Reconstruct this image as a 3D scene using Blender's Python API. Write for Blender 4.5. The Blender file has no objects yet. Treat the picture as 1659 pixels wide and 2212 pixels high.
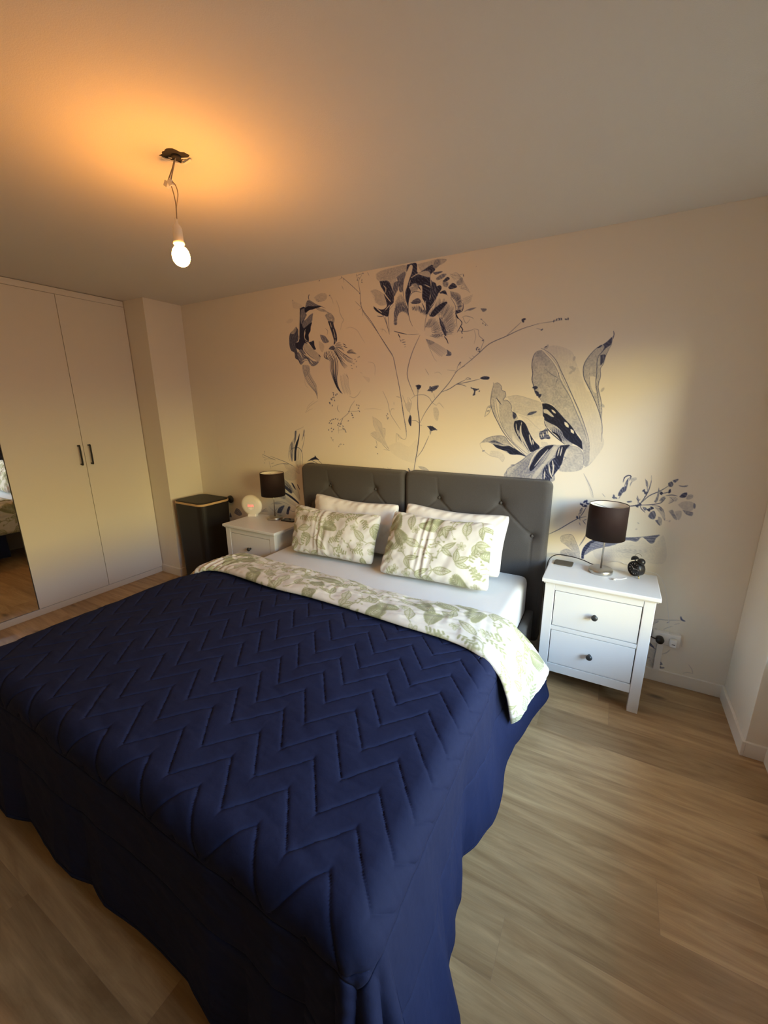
import bpy, bmesh, math, random
import numpy as np
from mathutils import Vector, Matrix
PI = math.pi
random.seed(7)
SC = bpy.context.scene
COL = SC.collection
# ------------------------------------------------------------------ camera
CAM = (3.64756, -2.71588, 1.64614)
R_ = Vector((0.87462020, 0.48477141, -0.00601540)); U_ = Vector((-0.11679234, 0.2227256, 0.96785994)); F_ = Vector((-0.47053061, 0.8458073, -0.2514179))
cd = bpy.data.cameras.new('camera'); cam = bpy.data.objects.new('camera', cd); COL.objects.link(cam)
cam.matrix_world = Matrix(((R_.x, U_.x, -F_.x, CAM[0]), (R_.y, U_.y, -F_.y, CAM[1]), (R_.z, U_.z, -F_.z, CAM[2]), (0, 0, 0, 1)))
cd.sensor_fit = 'HORIZONTAL'; cd.sensor_width = 36.0; cd.lens = 884.513 / 1659 * 36; cd.clip_start = 0.02
SC.camera = cam
# ------------------------------------------------------------------ view, world, lamps
vs = SC.view_settings; vs.view_transform = 'Standard'; vs.look = 'None'; vs.gamma = 1; vs.use_curve_mapping = False
vs.exposure = 0.0
SC.cycles.max_bounces = 10; SC.cycles.diffuse_bounces = 6; SC.cycles.glossy_bounces = 4; SC.cycles.transparent_max_bounces = 8
SC.cycles.sample_clamp_indirect = 6.0; SC.cycles.use_denoising = True
SKY_LOW = (1.0, 0.80, 0.31); SKY_HIGH = (0.56, 0.78, 1.0); GROUND = (0.80, 0.73, 0.65)
SKY_S = 38.0
w = bpy.data.worlds.new('daylight'); SC.world = w; w.use_nodes = True
nt = w.node_tree; nt.nodes.clear()
tc = nt.nodes.new('ShaderNodeTexCoord'); sx = nt.nodes.new('ShaderNodeSeparateXYZ'); nt.links.new(tc.outputs['Generated'], sx.inputs[0])
mr = nt.nodes.new('ShaderNodeMapRange'); mr.inputs['From Min'].default_value = -1; mr.inputs['From Max'].default_value = 1
nt.links.new(sx.outputs['Z'], mr.inputs['Value'])
cr = nt.nodes.new('ShaderNodeValToRGB'); nt.links.new(mr.outputs[0], cr.inputs[0])
E_ = cr.color_ramp.elements
def stop(p, c, k):
    e = E_.new(p); e.color = (c[0]*k, c[1]*k, c[2]*k, 1)
E_[0].position = 0.0; E_[0].color = (GROUND[0]*.03, GROUND[1]*.03, GROUND[2]*.03, 1)
E_[1].position = 1.0; E_[1].color = (SKY_HIGH[0]*.42, SKY_HIGH[1]*.42, SKY_HIGH[2]*.42, 1)
stop(0.47, GROUND, .06); stop(0.505, GROUND, .17); stop(0.53, SKY_LOW, .62); stop(0.605, SKY_LOW, .72); stop(0.655, SKY_HIGH, .90)
bg = nt.nodes.new('ShaderNodeBackground'); bg.inputs['Strength'].default_value = SKY_S
# the low band is sunlit yellow straight across the street and open pale sky further along it
cr2 = nt.nodes.new('ShaderNodeValToRGB'); nt.links.new(mr.outputs[0], cr2.inputs[0]); E_ = cr2.color_ramp.elements
E_[0].position = 0.0; E_[0].color = (.025, .022, .02, 1); E_[1].position = 1.0; E_[1].color = (*[c*.42 for c in SKY_HIGH], 1)
stop(0.47, GROUND, .09); stop(0.505, GROUND, .19); stop(0.54, (.86, .92, 1.0), .80); stop(0.66, SKY_HIGH, .90)
my = nt.nodes.new('ShaderNodeMapRange'); my.interpolation_type = 'SMOOTHSTEP'; my.inputs['From Min'].default_value = -.80; my.inputs['From Max'].default_value = -.96
nt.links.new(sx.outputs['Y'], my.inputs['Value'])
mm = nt.nodes.new('ShaderNodeMix'); mm.data_type = 'RGBA'; nt.links.new(my.outputs[0], mm.inputs['Factor']); nt.links.new(cr.outputs[0], mm.inputs['A']); nt.links.new(cr2.outputs[0], mm.inputs['B'])
# the sky along the street (-y) is much brighter than the shaded side straight opposite (+x)
mb = nt.nodes.new('ShaderNodeMapRange'); mb.inputs['From Min'].default_value = -.25; mb.inputs['From Max'].default_value = -.95; mb.inputs['To Min'].default_value = .52; mb.inputs['To Max'].default_value = 2.2
nt.links.new(sx.outputs['Y'], mb.inputs['Value'])
ms = nt.nodes.new('ShaderNodeVectorMath'); ms.operation = 'SCALE'; nt.links.new(mm.outputs['Result'], ms.inputs[0]); nt.links.new(mb.outputs[0], ms.inputs['Scale'])
nt.links.new(ms.outputs[0], bg.inputs['Color'])
ow = nt.nodes.new('ShaderNodeOutputWorld'); nt.links.new(bg.outputs[0], ow.inputs[0])
WIN = (-2.42, -0.475, 0.52, 2.07)     # window opening: y0, y1, z0, z1
XWIN = 4.458
ld = bpy.data.lights.new('window_daylight', 'AREA'); ld.shape = 'RECTANGLE'; ld.size = WIN[1]-WIN[0]; ld.size_y = WIN[3]-WIN[2]
ld.cycles.is_portal = True
lo = bpy.data.objects.new('window_daylight', ld); COL.objects.link(lo)
lo.location = (XWIN+.115, (WIN[0]+WIN[1])/2, (WIN[2]+WIN[3])/2); lo.rotation_euler = (PI/2, 0, PI/2)
BULB_W = 330.0; BULB_COL = (1.0, 0.37, 0.055)

# ------------------------------------------------------------------ materials
def mat(name, col, rough=.5, metal=0, bump=0, bscale=60, spec=.5, sheen=0, emit=None, es=0, var=0, vscale=3, stretch=None):
    m = bpy.data.materials.new(name); m.use_nodes = True; n = m.node_tree; p = n.nodes['Principled BSDF']
    p.inputs['Base Color'].default_value = (*col, 1); p.inputs['Roughness'].default_value = rough; p.inputs['Metallic'].default_value = metal
    p.inputs['Specular IOR Level'].default_value = spec
    if sheen: p.inputs['Sheen Weight'].default_value = sheen; p.inputs['Sheen Roughness'].default_value = .5
    if emit: p.inputs['Emission Color'].default_value = (*emit, 1); p.inputs['Emission Strength'].default_value = es
    t = n.nodes.new('ShaderNodeTexCoord'); mp = n.nodes.new('ShaderNodeMapping'); n.links.new(t.outputs['Object'], mp.inputs[0])
    if stretch: mp.inputs['Scale'].default_value = stretch
    if bump:
        no = n.nodes.new('ShaderNodeTexNoise'); no.inputs['Scale'].default_value = bscale; no.inputs['Detail'].default_value = 4
        n.links.new(mp.outputs[0], no.inputs['Vector'])
        b = n.nodes.new('ShaderNodeBump'); b.inputs['Strength'].default_value = bump; b.inputs['Distance'].default_value = .01
        n.links.new(no.outputs[0], b.inputs['Height']); n.links.new(b.outputs[0], p.inputs['Normal'])
    if var:
        nv = n.nodes.new('ShaderNodeTexNoise'); nv.inputs['Scale'].default_value = vscale; nv.inputs['Detail'].default_value = 5
        n.links.new(mp.outputs[0], nv.inputs['Vector'])
        mx = n.nodes.new('ShaderNodeMix'); mx.data_type = 'RGBA'
        mx.inputs['A'].default_value = (*[c*(1-var) for c in col], 1); mx.inputs['B'].default_value = (*[min(1, c*(1+var)) for c in col], 1)
        n.links.new(nv.outputs[0], mx.inputs['Factor']); n.links.new(mx.outputs['Result'], p.inputs['Base Color'])
    return m
def attr_mat(name, attr, stops, rough=.8, bump=0, bscale=40, sheen=0):
    m = mat(name, (1, 1, 1), rough, bump=bump, bscale=bscale, sheen=sheen, spec=.3); n = m.node_tree; p = n.nodes['Principled BSDF']
    a = n.nodes.new('ShaderNodeAttribute'); a.attribute_name = attr
    r = n.nodes.new('ShaderNodeValToRGB'); n.links.new(a.outputs['Fac'], r.inputs[0]); e = r.color_ramp.elements
    e[0].position = stops[0][0]; e[0].color = (*stops[0][1], 1); e[1].position = stops[-1][0]; e[1].color = (*stops[-1][1], 1)
    for q, c in stops[1:-1]: x = e.new(q); x.color = (*c, 1)
    n.links.new(r.outputs[0], p.inputs['Base Color']); return m
WALLC = (.80, .77, .71)
M = {}
M['wall'] = mat('wall_paint', WALLC, .85, bump=.06, bscale=160)
M['mural'] = attr_mat('mural_print', 'ink', [(0, WALLC), (.3, (.52, .52, .54)), (.6, (.19, .21, .32)), (.85, (.035, .045, .11)), (1, (.008, .010, .028))], .8)
M['ceiling'] = mat('ceiling_paint', (.74, .72, .69), .9, bump=.12, bscale=300)
M['trim'] = mat('trim_paint', (.80, .78, .74), .5, bump=.02)
M['white'] = mat('white_lacquer', (.72, .74, .77), .35, bump=.015, bscale=90)
M['door'] = mat('wardrobe_foil', (.78, .76, .72), .5, bump=.015, bscale=90)
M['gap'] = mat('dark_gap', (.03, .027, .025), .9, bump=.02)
M['blackm'] = mat('black_metal', (.015, .015, .017), .38, .3, bump=.02)
M['bin'] = mat('black_lacquer', (.010, .008, .008), .55, bump=.03, bscale=200)
M['bamboo'] = mat('bamboo_rim', (.62, .42, .22), .5, var=.15, vscale=12, stretch=(1, 1, 12))
M['knob'] = mat('knob_metal', (.05, .055, .06), .42, .6, bump=.03)
M['steel'] = mat('brushed_steel', (.52, .50, .47), .32, 1.0, bump=.04, bscale=200, stretch=(1, 1, 12))
M['shade'] = mat('dark_shade_cloth', (.022, .010, .009), .75, bump=.05, bscale=500, spec=.3)
M['lining'] = mat('shade_lining', (.78, .74, .68), .7, bump=.02)
M['grey'] = mat('grey_upholstery', (.062, .058, .060), .9, bump=.35, bscale=420, sheen=.12, var=.16, vscale=220)
M['sheet'] = mat('white_sheet', (.63, .65, .69), .85, bump=.18, bscale=9, sheen=.1)
M['pillow'] = mat('white_pillowcase', (.70, .70, .70), .85, bump=.12, bscale=30, sheen=.1)
LEAF = [(0, (.60, .595, .575)), (.3, (.45, .455, .355)), (.6, (.33, .345, .22)), (1, (.155, .165, .09))]
M['leaf'] = attr_mat('leaf_print_cotton', 'print', LEAF, .85, .10, 26, .1)
M['navy'] = mat('navy_quilt', (.0105, .0155, .050), .8, bump=.10, bscale=70, spec=.12, sheen=0, var=.10, vscale=60)
M['mirror'] = mat('mirror_silver', (.93, .93, .92), .012, 1.0)
M['black'] = mat('black_plastic', (.012, .012, .013), .35, bump=.02)
M['phone'] = mat('phone_glass', (.02, .02, .022), .12, bump=.005)
M['brownphone'] = mat('charger_fabric', (.075, .065, .05), .6, bump=.06, bscale=300)
M['plastic'] = mat('white_plastic', (.80, .80, .80), .35, bump=.01)
M['cream'] = mat('frosted_disc', (.83, .80, .70), .5, bump=.01)
M['wire'] = mat('cable_sleeve', (.30, .25, .19), .5, bump=.02)
M['clearwire'] = mat('pale_cable', (.72, .73, .75), .4, bump=.01)
M['red'] = mat('led_digits', (.8, .05, .05), .5, emit=(1, .10, .10), es=2.2)
M['dialwhite'] = mat('dial_marks', (.75, .75, .75), .5, bump=.01)
M['led'] = mat('button_glow', (.9, .8, .6), .5, emit=(1, .85, .6), es=.5)
M['gold'] = mat('brass', (.75, .55, .22), .3, 1.0, bump=.02)
M['skyglass'] = None

def glass():
    m = bpy.data.materials.new('window_glass'); m.use_nodes = True; n = m.node_tree; n.nodes.clear()
    t = n.nodes.new('ShaderNodeBsdfTransparent'); t.inputs[0].default_value = (.97, .98, .98, 1); g = n.nodes.new('ShaderNodeBsdfGlossy'); g.inputs['Roughness'].default_value = .01
    f = n.nodes.new('ShaderNodeFresnel'); f.inputs[0].default_value = 1.3; x = n.nodes.new('ShaderNodeMixShader')
    n.links.new(f.outputs[0], x.inputs[0]); n.links.new(t.outputs[0], x.inputs[1]); n.links.new(g.outputs[0], x.inputs[2])
    o = n.nodes.new('ShaderNodeOutputMaterial'); n.links.new(x.outputs[0], o.inputs[0]); return m
M['skyglass'] = glass()

def floor_mat():
    m = bpy.data.materials.new('oak_plank_floor'); m.use_nodes = True; n = m.node_tree; p = n.nodes['Principled BSDF']; L = n.links.new
    t = n.nodes.new('ShaderNodeTexCoord')
    br = n.nodes.new('ShaderNodeTexBrick'); br.offset = 0; br.squash = 1
    sp = n.nodes.new('ShaderNodeSeparateXYZ'); L(t.outputs['Object'], sp.inputs[0])
    def mth(op, a, b=None):
        x = n.nodes.new('ShaderNodeMath'); x.operation = op
        for k, v in enumerate((a, b)):
            if v is None: continue
            if isinstance(v, (int, float)): x.inputs[k].default_value = v
            else: L(v, x.inputs[k])
        return x.outputs[0]
    row = mth('FLOOR', mth('DIVIDE', sp.outputs['Y'], .185)); wn = n.nodes.new('ShaderNodeTexWhiteNoise'); wn.noise_dimensions = '1D'; L(row, wn.inputs['W'])
    cx_ = n.nodes.new('ShaderNodeCombineXYZ'); L(mth('ADD', sp.outputs['X'], mth('MULTIPLY', wn.outputs['Value'], 1.28)), cx_.inputs['X']); L(sp.outputs['Y'], cx_.inputs['Y']); L(cx_.outputs[0], br.inputs['Vector'])
    br.inputs['Scale'].default_value = 1; br.inputs['Brick Width'].default_value = 1.28; br.inputs['Row Height'].default_value = .185
    br.inputs['Mortar Size'].default_value = .0006; br.inputs['Mortar Smooth'].default_value = .3; br.inputs['Bias'].default_value = 0
    br.inputs['Color1'].default_value = (0, 0, 0, 1); br.inputs['Color2'].default_value = (1, 1, 1, 1); br.inputs['Mortar'].default_value = (.5, .5, .5, 1)
    # every plank gets its own offset in the grain
    mp = n.nodes.new('ShaderNodeMapping'); L(t.outputs['Object'], mp.inputs[0])
    off = n.nodes.new('ShaderNodeVectorMath'); off.operation = 'SCALE'; L(br.outputs['Color'], off.inputs[0]); off.inputs['Scale'].default_value = 9.0
    L(off.outputs[0], mp.inputs['Location'])
    m1 = n.nodes.new('ShaderNodeMapping'); L(mp.outputs[0], m1.inputs[0]); m1.inputs['Scale'].default_value = (.9, 7, 1)
    n1 = n.nodes.new('ShaderNodeTexNoise'); n1.inputs['Scale'].default_value = 2.0; n1.inputs['Detail'].default_value = 10; n1.inputs['Roughness'].default_value = .62; n1.inputs['Distortion'].default_value = 1.2; L(m1.outputs[0], n1.inputs['Vector'])
    m2 = n.nodes.new('ShaderNodeMapping'); L(mp.outputs[0], m2.inputs[0]); m2.inputs['Scale'].default_value = (3, 90, 1)
    n2 = n.nodes.new('ShaderNodeTexNoise'); n2.inputs['Scale'].default_value = 2.2; n2.inputs['Detail'].default_value = 5; L(m2.outputs[0], n2.inputs['Vector'])
    # cathedral figure
    wv = n.nodes.new('ShaderNodeTexWave'); wv.wave_type = 'RINGS'; wv.rings_direction = 'Z'; wv.inputs['Scale'].default_value = 1.6; wv.inputs['Distortion'].default_value = 7; wv.inputs['Detail'].default_value = 3; wv.inputs['Detail Scale'].default_value = 1.4
    m3 = n.nodes.new('ShaderNodeMapping'); L(mp.outputs[0], m3.inputs[0]); m3.inputs['Scale'].default_value = (.8, 4.5, 1); L(m3.outputs[0], wv.inputs['Vector'])
    # knots
    vo = n.nodes.new('ShaderNodeTexVoronoi'); m4 = n.nodes.new('ShaderNodeMapping'); L(t.outputs['Object'], m4.inputs[0]); m4.inputs['Scale'].default_value = (1.6, 4.2, 1); L(m4.outputs[0], vo.inputs['Vector']); vo.inputs['Scale'].default_value = 1.0
    kr = n.nodes.new('ShaderNodeMapRange'); L(vo.outputs['Distance'], kr.inputs['Value']); kr.inputs['From Min'].default_value = .015; kr.inputs['From Max'].default_value = .13; kr.inputs['To Min'].default_value = .30; kr.interpolation_type = 'SMOOTHERSTEP'; kr.inputs['To Max'].default_value = 1
    def mixc(a, b, f, mode='MIX', fac=None):
        x = n.nodes.new('ShaderNodeMix'); x.data_type = 'RGBA'; x.blend_type = mode
        if isinstance(f, float): x.inputs['Factor'].default_value = f
        else: L(f, x.inputs['Factor'])
        for k, v in (('A', a), ('B', b)):
            if isinstance(v, tuple): x.inputs[k].default_value = (*v, 1)
            else: L(v, x.inputs[k])
        return x.outputs['Result']
    r1 = n.nodes.new('ShaderNodeMapRange'); L(n1.outputs[0], r1.inputs['Value']); r1.inputs['From Min'].default_value = .32; r1.inputs['From Max'].default_value = .68
    base = mixc((.32, .205, .105), (.54, .39, .222), r1.outputs[0])
    tone = mixc((.84, .81, .77), (1.14, 1.12, 1.08), br.outputs['Color'])
    base = mixc(base, tone, 1.0, 'MULTIPLY')
    r2 = n.nodes.new('ShaderNodeMapRange'); L(n2.outputs[0], r2.inputs['Value']); r2.inputs['To Min'].default_value = .80; r2.inputs['To Max'].default_value = 1.14
    base = mixc(base, r2.outputs[0], 1.0, 'MULTIPLY')
    r3 = n.nodes.new('ShaderNodeMapRange'); L(wv.outputs[0], r3.inputs['Value']); r3.inputs['To Min'].default_value = .94; r3.inputs['To Max'].default_value = 1.02
    base = mixc(base, r3.outputs[0], 1.0, 'MULTIPLY')
    base = mixc(base, kr.outputs[0], 1.0, 'MULTIPLY')
    base = mixc(base, (.30, .20, .12), br.outputs['Fac'])
    L(base, p.inputs['Base Color'])
    p.inputs['Roughness'].default_value = .36; p.inputs['Specular IOR Level'].default_value = .45
    b = n.nodes.new('ShaderNodeBump'); b.inputs['Strength'].default_value = .12; b.inputs['Distance'].default_value = .003; L(n2.outputs[0], b.inputs['Height']); L(b.outputs[0], p.inputs['Normal'])
    return m
M['floor'] = floor_mat()

# ------------------------------------------------------------------ mesh helpers
def link(name, me, m=None, parent=None, smooth=False):
    if m is not None: me.materials.append(m)
    if smooth: me.polygons.foreach_set('use_smooth', [True]*len(me.polygons))
    o = bpy.data.objects.new(name, me); COL.objects.link(o)
    if parent is not None: o.parent = parent
    return o
def tag(o, label=None, cat=None, group=None, kind=None):
    if label: o['label'] = label
    if cat: o['category'] = cat
    if group: o['group'] = group
    if kind: o['kind'] = kind
    return o
def empty(name, loc, label, cat, group=None, rz=0):
    o = bpy.data.objects.new(name, None); COL.objects.link(o); o.location = loc; o.rotation_euler = (0, 0, rz); o.empty_display_size = .05
    return tag(o, label, cat, group)
def bm_box(bm, x0, x1, y0, y1, z0, z1, bev=0, seg=2):
    r = bmesh.ops.create_cube(bm, size=1); vv = r['verts']
    for v in vv: v.co = Vector(((x0+x1)/2+v.co.x*(x1-x0), (y0+y1)/2+v.co.y*(y1-y0), (z0+z1)/2+v.co.z*(z1-z0)))
    if bev: bmesh.ops.bevel(bm, geom=list({e for v in vv for e in v.link_edges}), offset=bev, segments=seg, affect='EDGES', profile=.6)
def bm_obj(name, bm, m, parent=None, smooth=False):
    me = bpy.data.meshes.new(name); bm.normal_update(); bm.to_mesh(me); bm.free(); return link(name, me, m, parent, smooth)
def box(name, x0, x1, y0, y1, z0, z1, m, parent=None, bev=0, seg=2, smooth=False):
    bm = bmesh.new(); bm_box(bm, x0, x1, y0, y1, z0, z1, bev, seg); return bm_obj(name, bm, m, parent, smooth)
def boxes(name, L, m, parent=None, bev=0):
    bm = bmesh.new()
    for b in L: bm_box(bm, *b, bev)
    return bm_obj(name, bm, m, parent)
def lathe(name, prof, m, parent=None, loc=(0, 0, 0), n=48, axis='Z', caps=True):
    bm = bmesh.new(); rings = []
    for r, z in prof:
        ring = []
        for k in range(n):
            a = 2*PI*k/n; c, s = r*math.cos(a), r*math.sin(a)
            p = {'Z': (c, s, z), 'Y': (c, z, s), 'X': (z, c, s)}[axis]
            ring.append(bm.verts.new((p[0]+loc[0], p[1]+loc[1], p[2]+loc[2])))
        rings.append(ring)
    for a, b in zip(rings, rings[1:]):
        for k in range(n): bm.faces.new((a[k], a[(k+1) % n], b[(k+1) % n], b[k]))
    if caps: bm.faces.new(rings[0][::-1]); bm.faces.new(rings[-1])
    bmesh.ops.recalc_face_normals(bm, faces=bm.faces)
    o = bm_obj(name, bm, m, parent, True)
    return o
def smooth_path(P, k=8):
    P = [Vector(p) for p in P]; out = []
    for i in range(len(P)-1):
        a, b, c, d = P[max(i-1, 0)], P[i], P[i+1], P[min(i+2, len(P)-1)]
        for j in range(k):
            t = j/k; out.append(.5*((2*b)+(c-a)*t+(2*a-5*b+4*c-d)*t*t+(-a+3*b-3*c+d)*t**3))
    return out+[P[-1]]
def tube(name, P, r, m, parent=None, n=10, k=8, bm=None):
    own = bm is None
    if own: bm = bmesh.new()
    P = smooth_path(P, k) if k > 1 else [Vector(p) for p in P]; prev = None; rings = []
    for i, p in enumerate(P):
        t = (P[min(i+1, len(P)-1)]-P[max(i-1, 0)]).normalized()
        if prev is None: u = t.orthogonal().normalized()
        else: u = (prev-t*prev.dot(t)).normalized()
        prev = u; v = t.cross(u)
        rings.append([bm.verts.new(p+(u*math.cos(2*PI*q/n)+v*math.sin(2*PI*q/n))*r) for q in range(n)])
    for a, b in zip(rings, rings[1:]):
        for q in range(n): bm.faces.new((a[q], a[(q+1) % n], b[(q+1) % n], b[q]))
    bm.faces.new(rings[0][::-1]); bm.faces.new(rings[-1])
    if own: return bm_obj(name, bm, m, parent, True)
def grid_mesh(name, P, m, parent=None, attr=None, vals=None, flip=False, wrap=False):
    """P: (n, k, 3) array of points; wrap closes the second direction"""
    n, k = P.shape[:2]; me = bpy.data.meshes.new(name)
    idx = np.arange(n*k).reshape(n, k)
    if wrap: idx = np.concatenate([idx, idx[:, :1]], 1)
    q = np.stack([idx[:-1, :-1], idx[1:, :-1], idx[1:, 1:], idx[:-1, 1:]], -1).reshape(-1, 4)
    if flip: q = q[:, ::-1]
    me.vertices.add(n*k); me.vertices.foreach_set('co', P.reshape(-1).astype(np.float32))
    me.loops.add(q.size); me.loops.foreach_set('vertex_index', q.reshape(-1).astype(np.int32))
    me.polygons.add(len(q)); me.polygons.foreach_set('loop_start', np.arange(0, q.size, 4, dtype=np.int32)); me.polygons.foreach_set('loop_total', np.full(len(q), 4, np.int32))
    me.update(calc_edges=True); me.polygons.foreach_set('use_smooth', np.ones(len(q), bool))
    if attr: a = me.attributes.new(attr, 'FLOAT', 'POINT'); a.data.foreach_set('value', vals.reshape(-1).astype(np.float32))
    me.validate()
    return link(name, me, m, parent)

# ------------------------------------------------------------------ ink canvas (numpy): strokes, washes and hatching laid on a sheet measured in metres
RNG = np.random.default_rng(11)
def vnoise(h, w, sx, sy):
    a = RNG.random((int(h/sy)+3, int(w/sx)+3)); y = np.arange(h)/sy; x = np.arange(w)/sx
    yi = y.astype(int); xi = x.astype(int); fy = (y-yi)[:, None]; fx = (x-xi)[None]
    fy = fy*fy*(3-2*fy); fx = fx*fx*(3-2*fx)
    g = lambda i, j: a[np.ix_(yi+i, xi+j)]
    return (g(0, 0)*(1-fx)+g(0, 1)*fx)*(1-fy)+(g(1, 0)*(1-fx)+g(1, 1)*fx)*fy
def spline(P, step):
    P = np.asarray(P, float)
    if len(P) == 1: return P
    out = []
    for i in range(len(P)-1):
        a, b, c, d = P[max(i-1, 0)], P[i], P[i+1], P[min(i+2, len(P)-1)]
        k = max(2, int(np.hypot(*(c-b))/step)); t = (np.arange(k)/k)[:, None]
        out.append(.5*((2*b)+(c-a)*t+(2*a-5*b+4*c-d)*t*t+(-a+3*b-3*c+d)*t**3))
    return np.concatenate(out+[P[-1:]])
def resample(P, n):
    P = spline(P, .01); d = np.r_[0, np.cumsum(np.hypot(*np.diff(P, axis=0).T))]; t = np.linspace(0, d[-1], n)
    return np.stack([np.interp(t, d, P[:, 0]), np.interp(t, d, P[:, 1])], 1)
class Canvas:
    def __init__(s, x0, y0, x1, y1, res):
        s.x0, s.y0, s.res = x0, y0, res; s.w = int(round((x1-x0)/res))+1; s.h = int(round((y1-y0)/res))+1; s.d = np.zeros((s.h, s.w))
        s.n1 = vnoise(s.h, s.w, 2.2, 2.2); s.n2 = vnoise(s.h, s.w, 9, 9)
    def pix(s, P): P = np.asarray(P, float); return np.stack([(P[:, 0]-s.x0)/s.res, (P[:, 1]-s.y0)/s.res], 1)
    def over(s, y0, y1, x0, x1, m, v):
        b = s.d[y0:y1, x0:x1]; b += (v-b)*m
    def seg(s, a, b, r0, r1, v):
        r = max(r0, r1)+1.2
        x0 = max(0, int(min(a[0], b[0])-r)); x1 = min(s.w, int(max(a[0], b[0])+r)+2); y0 = max(0, int(min(a[1], b[1])-r)); y1 = min(s.h, int(max(a[1], b[1])+r)+2)
        if x0 >= x1 or y0 >= y1: return
        X = np.arange(x0, x1)[None]; Y = np.arange(y0, y1)[:, None]; d = b-a; L = d@d+1e-9
        t = np.clip(((X-a[0])*d[0]+(Y-a[1])*d[1])/L, 0, 1)
        D = np.hypot(X-a[0]-t*d[0], Y-a[1]-t*d[1]); m = np.clip(r0+(r1-r0)*t-D+.5, 0, 1)
        s.over(y0, y1, x0, x1, m, v)
    def seg_max(s, a, b, r0, r1, v, k=1.0):
        r = max(r0, r1)+1.2
        x0 = max(0, int(min(a[0], b[0])-r)); x1 = min(s.w, int(max(a[0], b[0])+r)+2); y0 = max(0, int(min(a[1], b[1])-r)); y1 = min(s.h, int(max(a[1], b[1])+r)+2)
        if x0 >= x1 or y0 >= y1: return
        X = np.arange(x0, x1)[None]; Y = np.arange(y0, y1)[:, None]; d = b-a; L = d@d+1e-9
        t = np.clip(((X-a[0])*d[0]+(Y-a[1])*d[1])/L, 0, 1)
        D = np.hypot(X-a[0]-t*d[0], Y-a[1]-t*d[1]); m = np.clip(r0+(r1-r0)*t-D+.5, 0, 1)
        bb = s.d[y0:y1, x0:x1]; np.maximum(bb, m*v, out=bb)
    def stroke(s, P, w, v, taper=.6, k=None):
        r = w/2/s.res; rr = max(r, .28); v2 = v*min(1, r/rr+.25) if v > .2 else v
        Q = s.pix(P if k == 1 else spline(P, s.res*3)); n = len(Q)
        if n < 2: return
        t = np.linspace(0, 1, n); R = rr*(1-taper*np.abs(2*t-1)**2.2)
        f = s.seg if v <= .2 else s.seg_max
        for i in range(n-1): f(Q[i], Q[i+1], R[i], R[i+1], v2)
    def mask(s, P):
        Q = s.pix(spline(np.vstack([P, P[:1]]), s.res*3)); x0 = max(0, int(Q[:, 0].min())-1); x1 = min(s.w, int(Q[:, 0].max())+2); y0 = max(0, int(Q[:, 1].min())-1); y1 = min(s.h, int(Q[:, 1].max())+2)
        if x0 >= x1 or y0 >= y1: return None
        m = np.zeros((y1-y0, x1-x0)); SS = 3; X = np.arange(x0, x1)
        for yi in range(y0, y1):
            for q in range(SS):
                y = yi+(q+.5)/SS-.5; A = Q[:-1]; B = Q[1:]; c = (A[:, 1] <= y) != (B[:, 1] <= y)
                if not c.any(): continue
                xs = np.sort(A[c, 0]+(y-A[c, 1])*(B[c, 0]-A[c, 0])/(B[c, 1]-A[c, 1]))
                for a, b in zip(xs[::2], xs[1::2]): m[yi-y0] += np.clip(np.minimum(X+.5, b)-np.maximum(X-.5, a), 0, 1)/SS
        return y0, y1, x0, x1, m
    def fill(s, P, v, amp, ang, soft=0):
        r = s.mask(np.asarray(P, float))
        if r is None: return
        y0, y1, x0, x1, m = r; a = math.radians(ang); X, Y = np.meshgrid(np.arange(x0, x1), np.arange(y0, y1))
        # image angle is measured with y down in the drawing, so mirror it
        u = X*math.cos(a)-Y*math.sin(a); w_ = X*math.sin(a)+Y*math.cos(a)
        ph = s.n2[y0:y1, x0:x1]
        st = .5+.5*np.sin(w_*1.15+5*ph+1.7*np.sin(u*.13+4*ph)); st = .55*st+.45*s.n1[y0:y1, x0:x1]
        g = s.n1[y0:y1, x0:x1]*.6+s.n2[y0:y1, x0:x1]*.4
        if v > .5: t = v*(1-amp*.9*np.clip(st-.45, 0, 1)*1.6)
        else: t = v*(1+amp*1.5*(g-.5))+amp*.10*(st-.5)*(v > .1)
        b = s.d[y0:y1, x0:x1]; b += (np.clip(t, 0, 1)-b)*m
    def loft(s, A, B, n, w, v, lo, hi):
        A = resample(A, 24); B = resample(B, 24)
        for i in range(n):
            f = (i+.5)/n+RNG.uniform(-.2, .2)/n; a = lo+RNG.uniform(0, .10)*(1 if lo > 0 else .3); b = hi-RNG.uniform(0, .18)*(1 if hi < 1 else .5)
            i0 = int(a*23); i1 = max(i0+2, int(b*23)+1); s.stroke((A*(1-f)+B*f)[i0:i1], w*RNG.uniform(.75, 1.15), v*RNG.uniform(.85, 1.05))
    def hatch(s, A, B, n, w, v, lo, hi):
        A = resample(A, n); B = resample(B, n)
        for i in range(n):
            a = lo+RNG.uniform(0, .22); b = hi-RNG.uniform(0, .25); p = A[i]+(B[i]-A[i])*a; q = A[i]+(B[i]-A[i])*b
            s.stroke(np.array([p, (p+q)/2+RNG.normal(0, .0012, 2), q]), w*RNG.uniform(.6, 1.2), min(1, v*RNG.uniform(.75, 1.1)), taper=.75)
    def sample(s, x, y):
        fx = np.clip((x-s.x0)/s.res, 0, s.w-1.001); fy = np.clip((y-s.y0)/s.res, 0, s.h-1.001); xi = fx.astype(int); yi = fy.astype(int); fx = fx-xi; fy = fy-yi
        return (s.d[yi, xi]*(1-fx)+s.d[yi, xi+1]*fx)*(1-fy)+(s.d[yi+1, xi]*(1-fx)+s.d[yi+1, xi+1]*fx)*fy
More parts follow.
